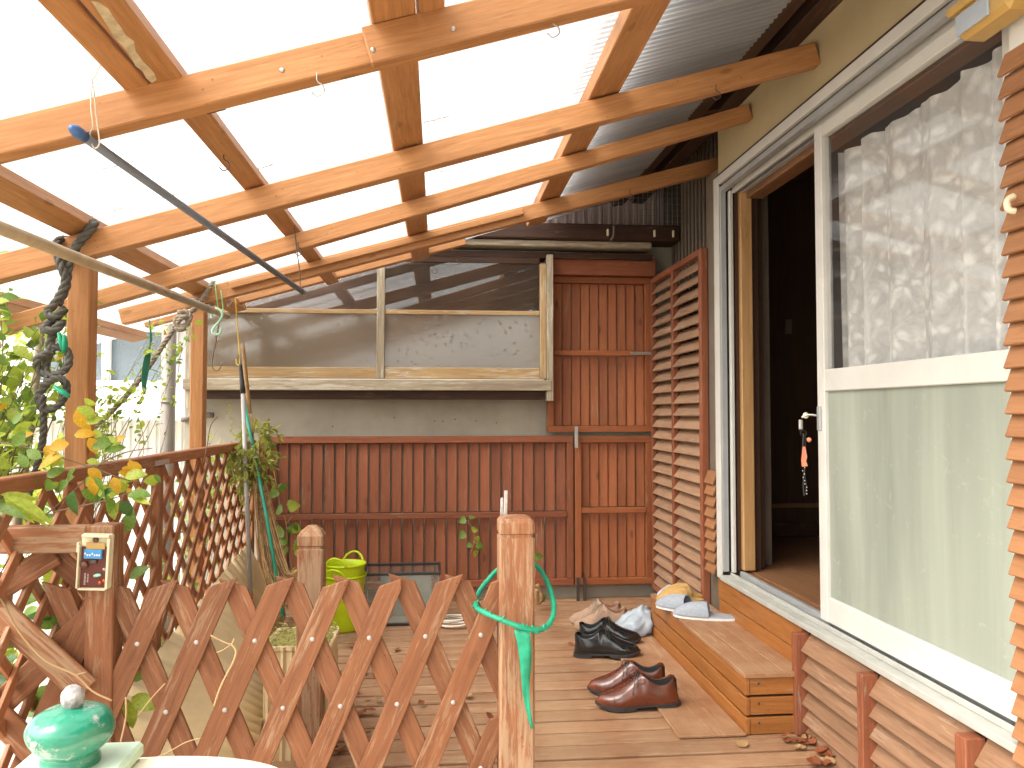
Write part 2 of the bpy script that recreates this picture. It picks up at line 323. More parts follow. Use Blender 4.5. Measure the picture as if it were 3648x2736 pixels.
def tube_geo(pts,r,sides=8,closed=False,vs=None,fs=None,cap=True,flat=1.0):
    vs=[] if vs is None else vs; fs=[] if fs is None else fs
    pts=[V(p) for p in pts]; n=len(pts); rr=r if isinstance(r,(list,tuple)) else [r]*n
    t=(pts[1]-pts[0]).normalized(); a=V((0,0,1)) if abs(t.z)<.9 else V((1,0,0)); u=t.cross(a).normalized(); base=len(vs)
    for i in range(n):
        if closed: t2=(pts[(i+1)%n]-pts[i-1])
        else: t2=(pts[min(i+1,n-1)]-pts[max(i-1,0)])
        t2=t2.normalized() if t2.length>1e-9 else t
        u=(u-t2*u.dot(t2)); u=u.normalized() if u.length>1e-6 else t2.orthogonal().normalized(); v=t2.cross(u)
        for k in range(sides):
            an=2*math.pi*k/sides; vs.append(pts[i]+(u*math.cos(an)+v*math.sin(an)*flat)*rr[i])
    for i in range(n if closed else n-1):
        j=(i+1)%n
        for k in range(sides):
            k2=(k+1)%sides; fs.append((base+i*sides+k,base+i*sides+k2,base+j*sides+k2,base+j*sides+k))
    if cap and not closed:
        fs.append(tuple(base+k for k in reversed(range(sides)))); fs.append(tuple(base+(n-1)*sides+k for k in range(sides)))
    return vs,fs
def tube(name,parent,mat,pts,r,sides=8,closed=False,n=5,smooth=True,label=None,flat=1.0,kind=None):
    p=smooth_path(pts,n,closed) if n>1 and len(pts)>2 else [V(q) for q in pts]
    if isinstance(r,(list,tuple)):
        m=len(r); q=[]
        for i in range(len(p)):
            f=i/(len(p)-1)*(m-1); k=min(int(f),m-2); q.append(r[k]+(r[k+1]-r[k])*(f-k))
        r=q
    vs,fs=tube_geo(p,r,sides,closed,flat=flat); c=V((0,0,0))
    for q in p: c+=q
    c/=len(p)
    return part(name,mesh(name,[v-c for v in vs],fs,smooth),mat,parent,tr_(c),label,kind)
def merged(name,parent,mat,vs,fs,smooth=True,kind=None,label=None):
    c=V((0,0,0)); 
    for v in vs: c+=v
    c/=max(1,len(vs))
    return part(name,mesh(name,[v-c for v in vs],fs,smooth),mat,parent,tr_(c),label,kind)
def rope(name,parent,mat,pts,Rr,n=8,closed=False):
    p=smooth_path(pts,n,closed)
    # resample
    L=[0]
    for i in range(1,len(p)): L.append(L[-1]+(p[i]-p[i-1]).length)
    step=Rr*.7; m=max(4,int(L[-1]/step)); q=[]; k=0
    for i in range(m+1):
        s=L[-1]*i/m
        while k<len(L)-2 and L[k+1]<s: k+=1
        f=(s-L[k])/max(1e-9,L[k+1]-L[k]); q.append(p[k].lerp(p[k+1],f))
    vs,fs=[],[]
    t=(q[1]-q[0]).normalized(); u=t.orthogonal().normalized(); fr=[]
    for i in range(len(q)):
        t2=(q[min(i+1,len(q)-1)]-q[max(i-1,0)]).normalized(); u=(u-t2*u.dot(t2)).normalized(); fr.append((u.copy(),t2.cross(u)))
    for s in range(3):
        pp=[q[i]+(fr[i][0]*math.cos(i*.75+s*2.0944)+fr[i][1]*math.sin(i*.75+s*2.0944))*Rr*.5 for i in range(len(q))]
        tube_geo(pp,Rr*.58,6,False,vs,fs)
    return merged(name,parent,mat,vs,fs)
def prism(name,parent,mat,poly,M,thick,c=0,label=None):
    """polygon in local XY, thickness along local Z (centred)"""
    bm=bmesh.new(); f=bm.faces.new([bm.verts.new((x,y,-thick/2)) for x,y in poly])
    r=bmesh.ops.extrude_face_region(bm,geom=[f])
    for v in [g for g in r['geom'] if isinstance(g,bmesh.types.BMVert)]: v.co.z=thick/2
    bmesh.ops.recalc_face_normals(bm,faces=bm.faces)
    if c: bmesh.ops.bevel(bm,geom=bm.edges[:],offset=c,segments=1,affect='EDGES')
    me=bpy.data.meshes.new(name); bm.to_mesh(me); bm.free(); return part(name,me,mat,parent,M,label)
def lathe(name,parent,mat,prof,M,seg=24,smooth=True,label=None,sx=1,sy=1,cap=True):
    vs,fs=[],[]
    for r,z in prof:
        for k in range(seg):
            a=2*math.pi*k/seg; vs.append(V((r*math.cos(a)*sx,r*math.sin(a)*sy,z)))
    for i in range(len(prof)-1):
        for k in range(seg):
            k2=(k+1)%seg; fs.append((i*seg+k,i*seg+k2,(i+1)*seg+k2,(i+1)*seg+k))
    if cap:
        if prof[0][0]>1e-5: fs.append(tuple(reversed(range(seg))))
        if prof[-1][0]>1e-5: fs.append(tuple((len(prof)-1)*seg+k for k in range(seg)))
    return part(name,mesh(name,vs,fs,smooth),mat,parent,M,label)
def mod(o,ty,**k):
    m=o.modifiers.new(ty.lower(),ty)
    for a,v in k.items(): setattr(m,a,v)
    return m
# ================================================================ SETTING
g=bx('ground',None,'soil',(-40,-40,-.62),(40,40,-.45),0); tag(g,None,None,kind='structure')
deck=thing('deck',None,None,(0,3,0),kind='structure')
y=4.655; i=0
while y>1.97:
    bx('deck_plank',deck,'wood_deck',(-1.13+random.uniform(-.004,.004),y-.0892,-.03+random.uniform(-.0012,.0008)),(1.255,y,random.uniform(-.0012,.0012)),.003)
    if y>2.05: bx('gap_strip',deck,'wood_screen',(-1.12,y-.1052,-.045),(1.25,y-.0890,-.026),0)
    y-=.1032
for x in (-1.05,-.45,.1,.65,1.2): bx('joist',deck,'wood_dark',(x-.03,1.95,-.13),(x+.03,4.66,-.034))
bx('fascia_board',deck,'wood_gate',(-1.13,1.92,-.16),(1.255,1.945,-.004))
for x in (-1.05,.1,1.2): 
    for yy in (2.0,4.4): bx('support',deck,'wood_dark',(x-.04,yy-.04,-.45),(x+.04,yy+.04,-.13))
# ---------------------------------------------------------------- house
H=thing('house','cream plastered house with a white framed glass sliding door opening onto the deck','house',(1.4,2.5,0))
bx('plaster_wall',H,'plaster',(1.262,-1.0,2.152),(1.37,3.475,2.62))
bx('drip_strip',H,'wood_dark',(1.25,-1.0,2.132),(1.30,3.475,2.151))
bx('siding_wall',H,'siding_brown',(1.40,3.53,-.05),(1.52,5.0,2.66))
k=0
yy=3.54
while yy<4.62:   # ribs of the brown metal siding
    bx('siding_rib',H,'siding_brown',(1.385,yy,0),(1.3995,yy+.022,2.5),.004); yy+=.062
bx('corner_board',H,'wood_bleached',(1.246,3.466,.82),(1.272,3.500,2.14)); bx('siding_strip',H,'siding_brown',(1.275,3.501,.05),(1.289,3.68,2.2))
bx('wall_return',H,'siding_brown',(1.29,3.517,-.05),(1.399,3.53,2.5))
bx('base_wall',H,'concrete',(1.30,-1.0,-.45),(1.40,3.53,.345))
bx('lower_wall',H,'plaster',(1.262,-1.0,.35),(1.40,1.52,2.13))
# sash frame
fr=[('sash_jamb',(1.235,3.405,.352),(1.243,3.462,2.13),'alu_white'),('sash_jamb_face',(1.2435,3.400,.385),(1.269,3.462,2.08),'alu_grey'),
('sash_track',(1.277,3.375,.385),(1.292,3.40,2.06),'alu_white'),('sash_gap',(1.2695,3.43,.385),(1.3015,3.462,2.08),'alu_dark'),
('sash_jamb',(1.235,1.545,.352),(1.345,1.60,2.13),'alu_white'),
('sash_head',(1.235,1.60,2.092),(1.265,3.404,2.13),'alu_white'),('sash_head_groove',(1.25,1.60,2.083),(1.345,3.404,2.0915),'alu_dark'),('sash_head_lip',(1.245,1.60,2.060),(1.272,3.404,2.0825),'alu_grey'),
('sash_head_lip',(1.286,1.60,2.045),(1.300,3.374,2.0825),'alu_white'),('sash_head_lip',(1.322,1.60,2.045),(1.345,3.374,2.0825),'alu_grey'),
('sill',(1.225,1.60,.352),(1.30,3.399,.372),'alu_sill'),('sill_track',(1.262,1.60,.3725),(1.270,3.37,.388),'alu_sill'),('sill_track',(1.305,1.60,.352),(1.325,3.37,.392),'alu_grey'),('sill_bed',(1.3255,1.60,.34),(1.36,3.37,.384),'wood_interior')]
for n_,lo,hi,m_ in fr: bx(n_,H,m_,lo,hi,.002)
# sliding door leaf
D=part('sliding_door',boxmesh(.045,.875,.03),'alu_white',H,frame(V((1.288,2.5525,.3925)),V((1.288,2.5525,2.044)),(1,0,0)))
D.data=boxmesh(1.652,.05,.03); D.data.materials.clear() if False else None
if not D.data.materials: D.data.materials.append(MAT['alu_white'])
bx('stile',D,'alu_white',(1.273,1.62,.3925),(1.303,1.672,2.044))
bx('rail',D,'alu_white',(1.2745,1.672,1.150),(1.3015,2.5275,1.222))
bx('rail',D,'alu_white',(1.2745,1.672,2.002),(1.3015,2.5275,2.043))
bx('rail',D,'alu_white',(1.2745,1.672,.3935),(1.3015,2.5275,.475))
bx('pane',D,'glass_door',(1.286,1.672,1.222),(1.290,2.5275,2.002),0)
bx('pane',D,'glass_frosted_door',(1.286,1.672,.475),(1.290,2.5275,1.150),0,label='frosted glass pane of the lower half')
bx('lock_plate',D,'alu_grey',(1.266,2.548,1.02),(1.2729,2.570,1.10))
# inner fixed leaf behind (its stile shows through the glass)
f2=bx('fixed_stile',H,'alu_grey',(1.312,2.555,.395),(1.324,2.585,2.044))
bx('fixed_rail',H,'alu_grey',(1.325,1.62,1.16),(1.340,2.449,1.21))
# skirt boards under the sill
bx('skirt_board',H,'wood_step',(1.236,2.64,.262),(1.256,3.45,.348))
bx('skirt_board',H,'wood_step',(1.240,2.64,.172),(1.256,3.45,.258))
bx('skirt_board',H,'wood_step',(1.242,2.64,.08),(1.256,3.62,.168))
# inside of the house
bx('door_post',H,'wood_jamb',(1.3185,3.36,.395),(1.373,3.43,2.06),.004); bx('door_post_back',H,'wood_brown_wall',(1.3735,3.40,.39),(1.4155,3.439,2.06),.002)
bx('door_post_edge',H,'wood_brown_wall',(1.302,3.385,.39),(1.3180,3.44,2.05),.002)
bx('interior_lintel',H,'wood_interior',(1.346,1.2,2.02),(1.42,3.36,2.10))
for i in range(14):
    bx('floor_board',H,'wood_interior',(1.362+i*.22,.8,.33),(1.362+i*.22+.2185,5.6,.388+random.uniform(-.0005,.0005)),.001,axis=1)
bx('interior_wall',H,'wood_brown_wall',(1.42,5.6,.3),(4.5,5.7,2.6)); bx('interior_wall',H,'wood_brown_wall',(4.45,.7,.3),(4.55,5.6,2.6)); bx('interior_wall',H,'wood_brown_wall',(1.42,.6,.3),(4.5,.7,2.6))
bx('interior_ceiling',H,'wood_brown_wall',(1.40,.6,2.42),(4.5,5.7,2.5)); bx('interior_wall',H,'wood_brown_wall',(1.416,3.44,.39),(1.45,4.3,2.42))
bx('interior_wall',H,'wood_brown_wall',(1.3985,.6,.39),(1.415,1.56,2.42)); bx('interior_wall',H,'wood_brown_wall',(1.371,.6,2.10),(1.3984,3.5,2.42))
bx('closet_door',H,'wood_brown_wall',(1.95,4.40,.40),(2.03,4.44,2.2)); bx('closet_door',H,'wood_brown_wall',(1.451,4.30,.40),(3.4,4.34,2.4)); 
bx('baseboard',H,'wood_interior',(1.60,4.285,.55),(3.3,4.298,.575)); bx('baseboard',H,'wood_dark',(1.5,4.284,.39),(3.3,4.298,.47))
bx('wall_switch',H,'siding_brown',(1.93,4.27,1.52),(1.97,4.298,1.60),.004)
# eave over the roof sheets
def eav(x): return 2.46+.22*(x-1.26)
for i,(a,b_,m_) in enumerate([(.56,.74,'wood_dark'),(.745,.93,'wood_dark'),(.935,1.12,'wood_dark'),(1.125,1.262,'wood_dark')]):
    board('eave_board',H,m_,((a+b_)/2,-1.2,eav((a+b_)/2)),((a+b_)/2,4.9,eav((a+b_)/2)),(b_-a),.018,(-.22,0,1))
board('eave_fascia',H,'wood_dark',(.545,-1.2,2.34),(.545,4.9,2.34),.09,.02,(1,0,0))
bx('wall_plate',H,'wood_dark',(1.19,-1.0,2.37),(1.2615,4.9,2.43)); board('eave_batten',H,'wood_brown_wall',(1.10,-1.0,2.375),(1.10,4.9,2.375),.07,.04,(-.22,0,1))
for yv in (0.2,1.2,2.3,3.3,4.3): board('eave_rafter',H,'wood_dark',(.56,yv,2.272),(1.26,yv,2.415),.04,.045,(0,1,0))
board('roof_slab',H,'siding_brown',(.52,1.8,2.345),(4.8,1.8,3.3),7.2,.05,(-.22,0,1))
bx('upper_wall',H,'siding_brown',(1.371,3.53,2.50),(1.52,5.0,2.66))
# ---------------------------------------------------------------- annex at the back
A=thing('annex','low concrete walled annex with a boxed wooden window behind the deck','building',(0,4.8,-.45))
vs=[(-1.42,-.45),(1.40,-.45),(1.40,2.2),(.2,2.18),(-1.42,1.66)]
prism('concrete_wall',A,'concrete',vs,Matrix(((1,0,0,0),(0,0,-1,4.72),(0,1,0,0),(0,0,0,1))),.16)
bx('gable_siding',A,'siding_pink',(.0,4.80,2.0),(1.39,4.86,2.62))
x=.05
while x<1.38: bx('siding_rib',A,'siding_pink',(x,4.786,2.0),(x+.02,4.7995,2.6),.004); x+=.055
bx('eave_beam',A,'wood_dark',(.0,4.42,2.06),(1.38,4.60,2.15),.006); bx('eave_beam',A,'wood_bleached',(-.15,4.45,2.022),(1.22,4.60,2.0575),.004,label='stained lower eave beam with pale weathered patches')
bx('eave_board',A,'wood_dark',(-.6,4.50,1.965),(1.24,4.63,2.0))
for x in (.95,1.22,1.33): bx('clamp',A,'ivory',(x,4.405,2.08),(x+.012,4.4195,2.12),.003)
gvs,gfs=[],[]
for i in range(34): x=.42+i*.0285; tube_geo([V((x,4.415,2.152)),V((x,4.415,2.50))],.0011,4,False,gvs,gfs)
for i in range(10): z=2.17+i*.033; tube_geo([V((.42,4.4125,z)),V((1.38,4.4125,z))],.0010,4,False,gvs,gfs)
merged('wire_mesh',A,'alu_grey',gvs,gfs); 
for i in range(9): bx('mesh_bar',A,'steel_dark',(1.24+i*.016,4.418,2.152),(1.244+i*.016,4.424,2.46),0)
for q in ((-.02,1.03),(.03,1.028),(.10,1.04),(.22,1.03),(-.25,1.05),(.34,1.02),(-.6,1.0)): lathe('nail_hole',A,'steel_dark',[(.0001,.001),(.0035,.0008),(.004,0)],tr_((q[0],4.6395,q[1]))@Matrix.Rotation(R(90),4,'X'),8)
tube('pipe_clamp',A,'pipe_grey',[(.99,4.41,2.14),(.985,4.40,2.08),(.97,4.41,2.055)],.006,6)
# boxed window
W=part('window',boxmesh(2.02,.05,.06),'wood_bleached',A,frame(V((-1.38,4.49,1.233)),V((.64,4.49,1.233)),(0,0,1)))   # sill
def ztop(x): return min(1.925,1.78+.29*(x+.607)+.06)
bx('sill_track',W,'alu_white',(-1.345,4.485,1.2635),(.60,4.52,1.268),0)
bx('apron',W,'wood_dark',(-1.37,4.52,1.155),(.60,4.60,1.2015))
bx('bracket_post',W,'wood_bleached',(.615,4.47,1.145),(.652,4.60,1.98)); bx('side_board',W,'wood_bare',(.578,4.485,1.27),(.613,4.53,1.93))
bx('side_board',W,'wood_bleached',(-1.375,4.485,1.10),(-1.345,4.60,1.60)); bx('side_board',W,'wood_bare',(-1.343,4.49,1.27),(-1.305,4.53,1.63))
bx('mullion',W,'wood_bleached',(-.342,4.483,1.27),(-.298,4.512,1.93)); 
bx('rail',W,'wood_bare',(-1.304,4.50,1.27),(-.343,4.525,1.332)); bx('rail',W,'wood_bare',(-.297,4.49,1.27),(.577,4.515,1.332))
bx('rail',W,'wood_bare',(-1.304,4.50,1.632),(-.343,4.525,1.657)); bx('rail',W,'wood_bare',(-.297,4.49,1.632),(.577,4.515,1.657))
bx('rail',W,'wood_dark',(-.66,4.495,1.93),(.577,4.52,1.965))
bx('pane',W,'glass_window_frosted',(-1.304,4.510,1.332),(-.343,4.513,1.632),0); bx('pane',W,'glass_window_frosted',(-.297,4.500,1.332),(.577,4.503,1.632),0)
MX=lambda y_: Matrix(((1,0,0,0),(0,0,-1,y_),(0,1,0,0),(0,0,0,1)))
prism('pane',W,'glass_window',[(-1.304,1.657),(-.343,1.657),(-.343,1.93),(-1.304,1.70)],MX(4.512),.003)
prism('pane',W,'glass_window',[(-.297,1.657),(.577,1.657),(.577,1.93),(-.297,1.93)],MX(4.502),.003)
prism('box_back',W,'wood_dark',[(-1.34,1.27),(.6,1.27),(.6,1.96),(-.4,1.93),(-1.34,1.62)],MX(4.625),.02)
for i,(xa,za) in enumerate([(-1.0,1.34),(-.85,1.45),(-.1,1.36),(.15,1.4),(.35,1.35)]): bx('stored_box',W,'siding_pink' if i%2 else 'wood_bare',(xa,4.56,za-.06),(xa+.13,4.61,za+.1))
# ---------------------------------------------------------------- pergola roof
P=thing('pergola','orange stained timber pergola roofed with clear corrugated sheets over the deck','pergola',(0,3,0))
def rafter(Y,a,b,h,t=.05,name='rafter',mat='wood_roof'):
    a,b=V((a[0],Y+t/2,a[1]+h/2)),V((b[0],Y+t/2,b[1]+h/2)); board(name,P,mat,a,b,h,t,(0,1,0),.003)
def line(p,s,x): return (x,p[1]+s*(x-p[0]))
rafter(1.72,line((-.905,1.614),.295,-1.75),line((-.905,1.614),.295,1.26),.072)
rafter(1.69,line((-.905,1.600),.295,-.155),line((-.905,1.600),.295,1.26),.082,.028,'sister_rafter')
rafter(2.50,line((-1.068,1.548),.297,-1.75),line((-1.068,1.548),.297,1.255),.076)
rafter(3.07,line((-1.251,1.474),.316,-1.6),line((-1.251,1.474),.316,1.255),.062)
rafter(3.75,(-1.44,1.478),(1.37,2.262),.072)
rafter(3.722,line((-1.3,1.548),.277,-.95),line((-1.3,1.548),.277,.40),.030,.0265,'sister_rafter')
rafter(4.30,(-1.53,1.522),(.145,1.993),.05)
rafter(1.12,(-1.75,1.37),(1.25,2.26),.072)
def pz(x): return 1.952+.297*x
def purlin(x0,x1,y0,y1,t=.04,dz=0,name='purlin',mat='wood_roof'):
    x=(x0+x1)/2; board(name,P,mat,(x,y0,pz(x)+t/2+dz),(x,y1,pz(x)+t/2+dz),x1-x0,t,(-.297,0,1),.003)
purlin(-1.13,-1.045,.9,4.45); purlin(-.61,-.545,.9,4.4); purlin(-.665,-.614,.9,1.80); purlin(-.15,-.053,.9,4.4); purlin(-.048,.008,.9,1.80,dz=-.004); purlin(-.048,.006,1.802,1.86,dz=-.006,mat='wood_dark',name='purlin_end')
purlin(.475,.585,.9,4.3); purlin(-1.66,-1.58,1.4,4.5); 
purlin(-.54,-.492,1.78,1.87,dz=-.028,mat='wood_dark',name='purlin_end')
for px,pz0,py in ((-.335,1.813,1.7195),(-.14,1.852,1.6895),(.03,1.905,1.6895)):
    lathe('screw',P,'steel',[(.0001,.0015),(.0045,.0012),(.006,0)],tr_((px,py,pz0+.0))@Matrix.Rotation(R(90),4,'X'),10)
bx('post',P,'wood_roof',(-1.120,2.515,-.45),(-1.055,2.58,1.552),.004); bx('post',P,'wood_roof',(-1.13,3.76,-.45),(-1.07,3.82,1.575),.004)
# corrugated sheets
def corr(name,x0,x1,y0,y1,zf,per=.032,amp=.006,nx=3,seg=6,parent=P,mat='polycarbonate',lift=0):
    vs=[];n=int((y1-y0)/per*seg)
    for i in range(n+1):
        yy=y0+(y1-y0)*i/n; c=amp*math.cos(2*math.pi*(yy-y0)/per)
        for j in range(nx+1):
            x=x0+(x1-x0)*j/nx; vs.append(V((x,yy,zf(x)+c+lift)))
    fs=[(i*(nx+1)+j,(i+1)*(nx+1)+j,(i+1)*(nx+1)+j+1,i*(nx+1)+j+1) for i in range(n) for j in range(nx)]
    return merged(name,parent,mat,vs,fs)
yy=.8;i=0
while yy<4.4:
    corr('roof_sheet',-1.85,1.045+random.uniform(-.015,.015),yy,min(yy+.672,4.62),lambda x:pz(x)+.05,lift=.002*(i%2)); yy+=.608; i+=1
for hx,hy in ((-.53,3.065),(-.58,2.2),(.25,1.715),(.9,2.49),(.92,3.745),(-.26,1.715),(.1,4.29),(-.02,4.29)):
    z0=pz(hx)-.075 if hy not in (2.2,) else pz(hx)
    if hy==1.715: z0=1.881+.295*hx-.002
    tube('hook',P,'steel_dark' if hy>2 else 'steel',[(hx,hy,z0+.006),(hx,hy,z0-.012),(hx+.012,hy,z0-.022),(hx+.014,hy,z0-.036),(hx,hy,z0-.045),(hx-.012,hy,z0-.036)],.0018,5)
# ---------------------------------------------------------------- neighbour house
NB=thing('neighbour_house','white corrugated neighbouring house beyond the garden with a pebbled glass window','house',(-4,7.5,-.45))
bx('wall',NB,'white_paint',(-9,7.02,-.45),(-1.7,9.5,1.95))
x=-5.0
while x<-1.75: bx('wall_rib',NB,'white_paint',(x,7.0,1.80),(x+.035,7.0195,1.95),.006); bx('wall_rib',NB,'white_paint',(x,7.0,-.4),(x+.035,7.0195,1.12),.006); x+=.07
Wn=bx('window',NB,'white_paint',(-3.35,6.93,1.30),(-2.2,6.999,1.345)); bx('frame',Wn,'white_paint',(-3.35,6.93,1.76),(-2.2,6.999,1.80)); bx('frame',Wn,'white_paint',(-2.80,6.93,1.345),(-2.74,6.985,1.76)); bx('frame',Wn,'white_paint',(-2.24,6.93,1.345),(-2.2,6.985,1.76))
bx('pane',Wn,'glass_pebble',(-3.35,6.985,1.345),(-2.80,6.999,1.76),0); bx('pane',Wn,'glass_pebble',(-2.74,6.985,1.345),(-2.24,6.999,1.76),0)
board('awning',NB,'white_paint',(-5,6.75,1.10),(-1.75,6.75,1.10),.55,.03,(0,-.25,1)); board('roof',NB,'siding_pink',(-9.2,8.2,2.05),(-1.6,8.2,2.05),2.9,.04,(0,-.12,1))
x=-9.1
while x<-1.65: board('roof_rib',NB,'alu_grey',(x,6.76,1.915),(x,9.5,2.24),.03,.02,(0,-.12,1)) ; x+=.11
# drain pipe
DP=thing('drainpipe','thick brown grey drainpipe standing beside the annex corner','pipe',(-1.545,4.75,-.45))
tube('pipe',DP,'pipe_grey',[(-1.545,4.75,-.45),(-1.545,4.75,1.85)],.038,20,n=1)
tube('clamp',DP,'pipe_grey',[(-1.545+.041*math.cos(a*.7),4.75+.041*math.sin(a*.7),1.14) for a in range(9)],.006,6,closed=True,n=2); tube('clamp_arm',DP,'pipe_grey',[(-1.51,4.745,1.14),(-1.42,4.73,1.14)],.004,6,n=1)
DP2=tube('conduit',None,'pipe_grey',[(-1.60,4.82,-.45),(-1.60,4.82,1.75)],.012,10,n=1); tag(DP2,'thin grey conduit running up behind the drainpipe','pipe')
o=tube('vent_stub',None,'pipe_grey',[(-1.43,4.63,1.04),(-1.34,4.60,1.065),(-1.25,4.6,1.065)],.016,10,n=3); tag(o,'short grey pipe stub poking from the annex wall below its window','pipe')

# pale rotten patch on the underside of the doubled purlin
def rot_patch():
    d0=[(590,0),(640,8),(700,50),(745,120),(790,180),(812,222),(868,262),(880,330),(925,390),(1000,470),(1015,512),(985,535),(945,500),(925,455),(880,425),(850,370),(800,300),(745,245),(700,170),(650,90)]
    pts=[]
    for x_,y_ in d0:
        X_=(x_/3); Y_=(y_/3); d=cx*((X_-1106)/1720)+fw+cu*(-(Y_-829.5)/1720); t=(1.952-1.08)/(d.z-.297*d.x); q=V((0,0,1.08))+d*t; q.x=max(q.x,-.655); pts.append(q-V((0,0,.0015)))
    n=len(pts); vs=pts+[p+V((0,0,.004)) for p in pts]; fs=[tuple(range(n)),tuple(reversed(range(n,2*n)))]+[(i,i+n,(i+1)%n+n,(i+1)%n) for i in range(n)]
    merged('bare_patch',P,'bare_rot',vs,fs,False,label='pale flaked patch of bare rotten wood')
rot_patch()
# ================================================================ SCREENS, FENCES, STEP
def vslats(T,mat,x0,x1,n,z0,z1,y,ang=10,w=.058,t=.008):
    p=(x1-x0)/n
    for i in range(n):
        x=x0+p*(i+.5); a=R(ang+random.uniform(-1.5,1.5)); nn=(-math.sin(a),-math.cos(a),0)
        board('slat',T,mat,(x,y,z0),(x,y,z1),w,t,nn,.0015)
def mk_screen(name,label,mat,x0,x1,z0,z1,zm,n,y=4.602,ms=None,rw=.038,top=None,left=None):
    T=thing(name,label,'slatted screen',((x0+x1)/2,y,z0),group='slatted timber screens on the back wall')
    zt=z1-rw if top is None else z1-top
    bx('rail',T,mat,(x0,y-.018,zt),(x1,y+.02,z1)); bx('rail',T,mat,(x0,y-.018,z0),(x1,y+.02,z0+rw))
    bx('rail',T,mat,(x0+rw+.001,y-.022,zm-.016),(x1-rw-.001,y-.006,zm+.016))
    l=left or rw
    bx('stile',T,mat,(x0,y-.0175,z0+rw),(x0+l,y+.02,zt)); bx('stile',T,mat,(x1-rw,y-.0175,z0+rw),(x1,y+.02,zt))
    w=(x1-x0-l-rw)/n*(.89 if n>20 else .93)
    vslats(T,mat,x0+l,x1-rw,n,z0+rw+.001,zm-.0165,y+.018,w=w); vslats(T,mat,x0+l,x1-rw,n,zm+.0165,zt-.001,y+.018,w=w)
    return T
T=mk_screen('slatted_screen','long low slatted red brown screen along the concrete wall under the window','wood_screen',-1.0,.785,.082,.944,.492,27)
T=mk_screen('slatted_screen','short low slatted orange brown screen in the corner beside the louvred shutter','wood_screen_bright',.793,1.25,.082,.942,.512,7,y=4.598)
T=mk_screen('slatted_screen','tall upper slatted screen with a plank top hung right of the boxed window','wood_screen_bright',.632,1.25,.965,1.875,1.427,10,y=4.595)
bx('top_plank',T,'wood_screen',(.655,4.535,1.878),(1.268,4.60,1.983),.004)
bx('hinge_plate',T,'steel',(1.115,4.548,1.417),(1.262,4.5525,1.434),.001)
bx('hinge_plate',T,'steel',(.786,4.545,.875),(.806,4.5555,1.0),.001)
o=bx('metal_strap',None,'steel_dark',(.795,4.545,.0),(.812,4.558,.135),.001); tag(o,'left of two short metal straps holding the screens to the concrete plinth','bracket',group='metal straps under the screens')
o=bx('metal_strap',None,'steel_dark',(.834,4.545,.0),(.851,4.558,.135),.001); tag(o,'right of two short metal straps holding the screens to the concrete plinth','bracket',group='metal straps under the screens')
# ---- folding shutter
T=thing('louvred_shutter','tall louvred timber shutter folded against the brown siding in the corner','shutter',(1.26,4.1,.06))
def hslats(T,mat,y0,y1,z0,z1,pitch,xo,w,out,t=.009,jit=.6):
    z=z0; n=int((z1-z0)/pitch+.5)
    for i in range(n):
        z=z0+(i+.5)*(z1-z0)/n; o_=out*(1+random.uniform(-.05,.05)); dz=math.sqrt(w*w-o_*o_); nn=V((-dz,0,o_)).normalized()   # low edge leans out towards -X
        board('slat',T,mat,(xo,y0,z+random.uniform(-.001,.001)),(xo,y1,z),w,t,nn,.0015)
for a,b in ((3.655,3.695),(4.115,4.150),(4.525,4.560)): bx('stile',T,'wood_screen',(1.238,a,.065),(1.272,b,1.862))
bx('rail',T,'wood_screen',(1.238,3.696,.065),(1.272,4.114,.095)); bx('rail',T,'wood_screen',(1.238,4.151,.065),(1.272,4.524,.095)); bx('rail',T,'wood_screen',(1.238,3.696,1.832),(1.272,4.114,1.862)); bx('rail',T,'wood_screen',(1.238,4.151,1.832),(1.272,4.524,1.862))
hslats(T,'wood_louver',3.697,4.113,.10,1.828,.064,1.262,.077,.047); hslats(T,'wood_louver',4.152,4.523,.10,1.828,.064,1.262,.077,.047)
T=thing('louvre_stack','narrow stack of short orange louvre ends between the tall shutter and the door frame','shutter',(1.25,3.55,.36))
hslats(T,'wood_louver_orange',3.485,3.60,.36,.81,.05,1.240,.062,.022,.010)
bx('backing',T,'wood_dark',(1.254,3.485,.36),(1.264,3.60,.81))
# ---- skirt louvres below the door
T=thing('skirt_louvre','wide louvred skirting under the glass door with three upright red battens','louvre panel',(1.24,2.1,0))
for a,b in ((2.600,2.632),(2.178,2.210),(1.735,1.775)): bx('batten',T,'wood_screen',(1.196,a,-.0),(1.246,b,.338))
for a,b in ((2.211,2.599),(1.776,2.177),(1.0,1.734)): hslats(T,'wood_skirt',a,b,-.01,.340,.056,1.238,.076,.042,.010)
bx('backing',T,'wood_dark',(1.262,1.0,0),(1.298,2.64,.335))
# ---- right louvre
T=thing('wall_louvre','tall bright orange louvred panel on the house wall at the right edge','louvre panel',(1.22,1.3,.0))
hslats(T,'wood_louver_orange',.90,1.612,.0,1.862,.0485,1.228,.056,.020,.009); bx('backing',T,'wood_dark',(1.244,.9,0),(1.2615,1.60,1.87)); bx('header',T,'wood_dark',(1.215,.9,1.93),(1.248,1.53,2.12))
o=tube('wall_clip',None,'ivory',[(1.205,1.555,1.535),(1.190,1.555,1.525),(1.188,1.55,1.505),(1.2,1.545,1.50)],.007,8); tag(o,'small ivory plastic clip on the orange louvred panel','clip')
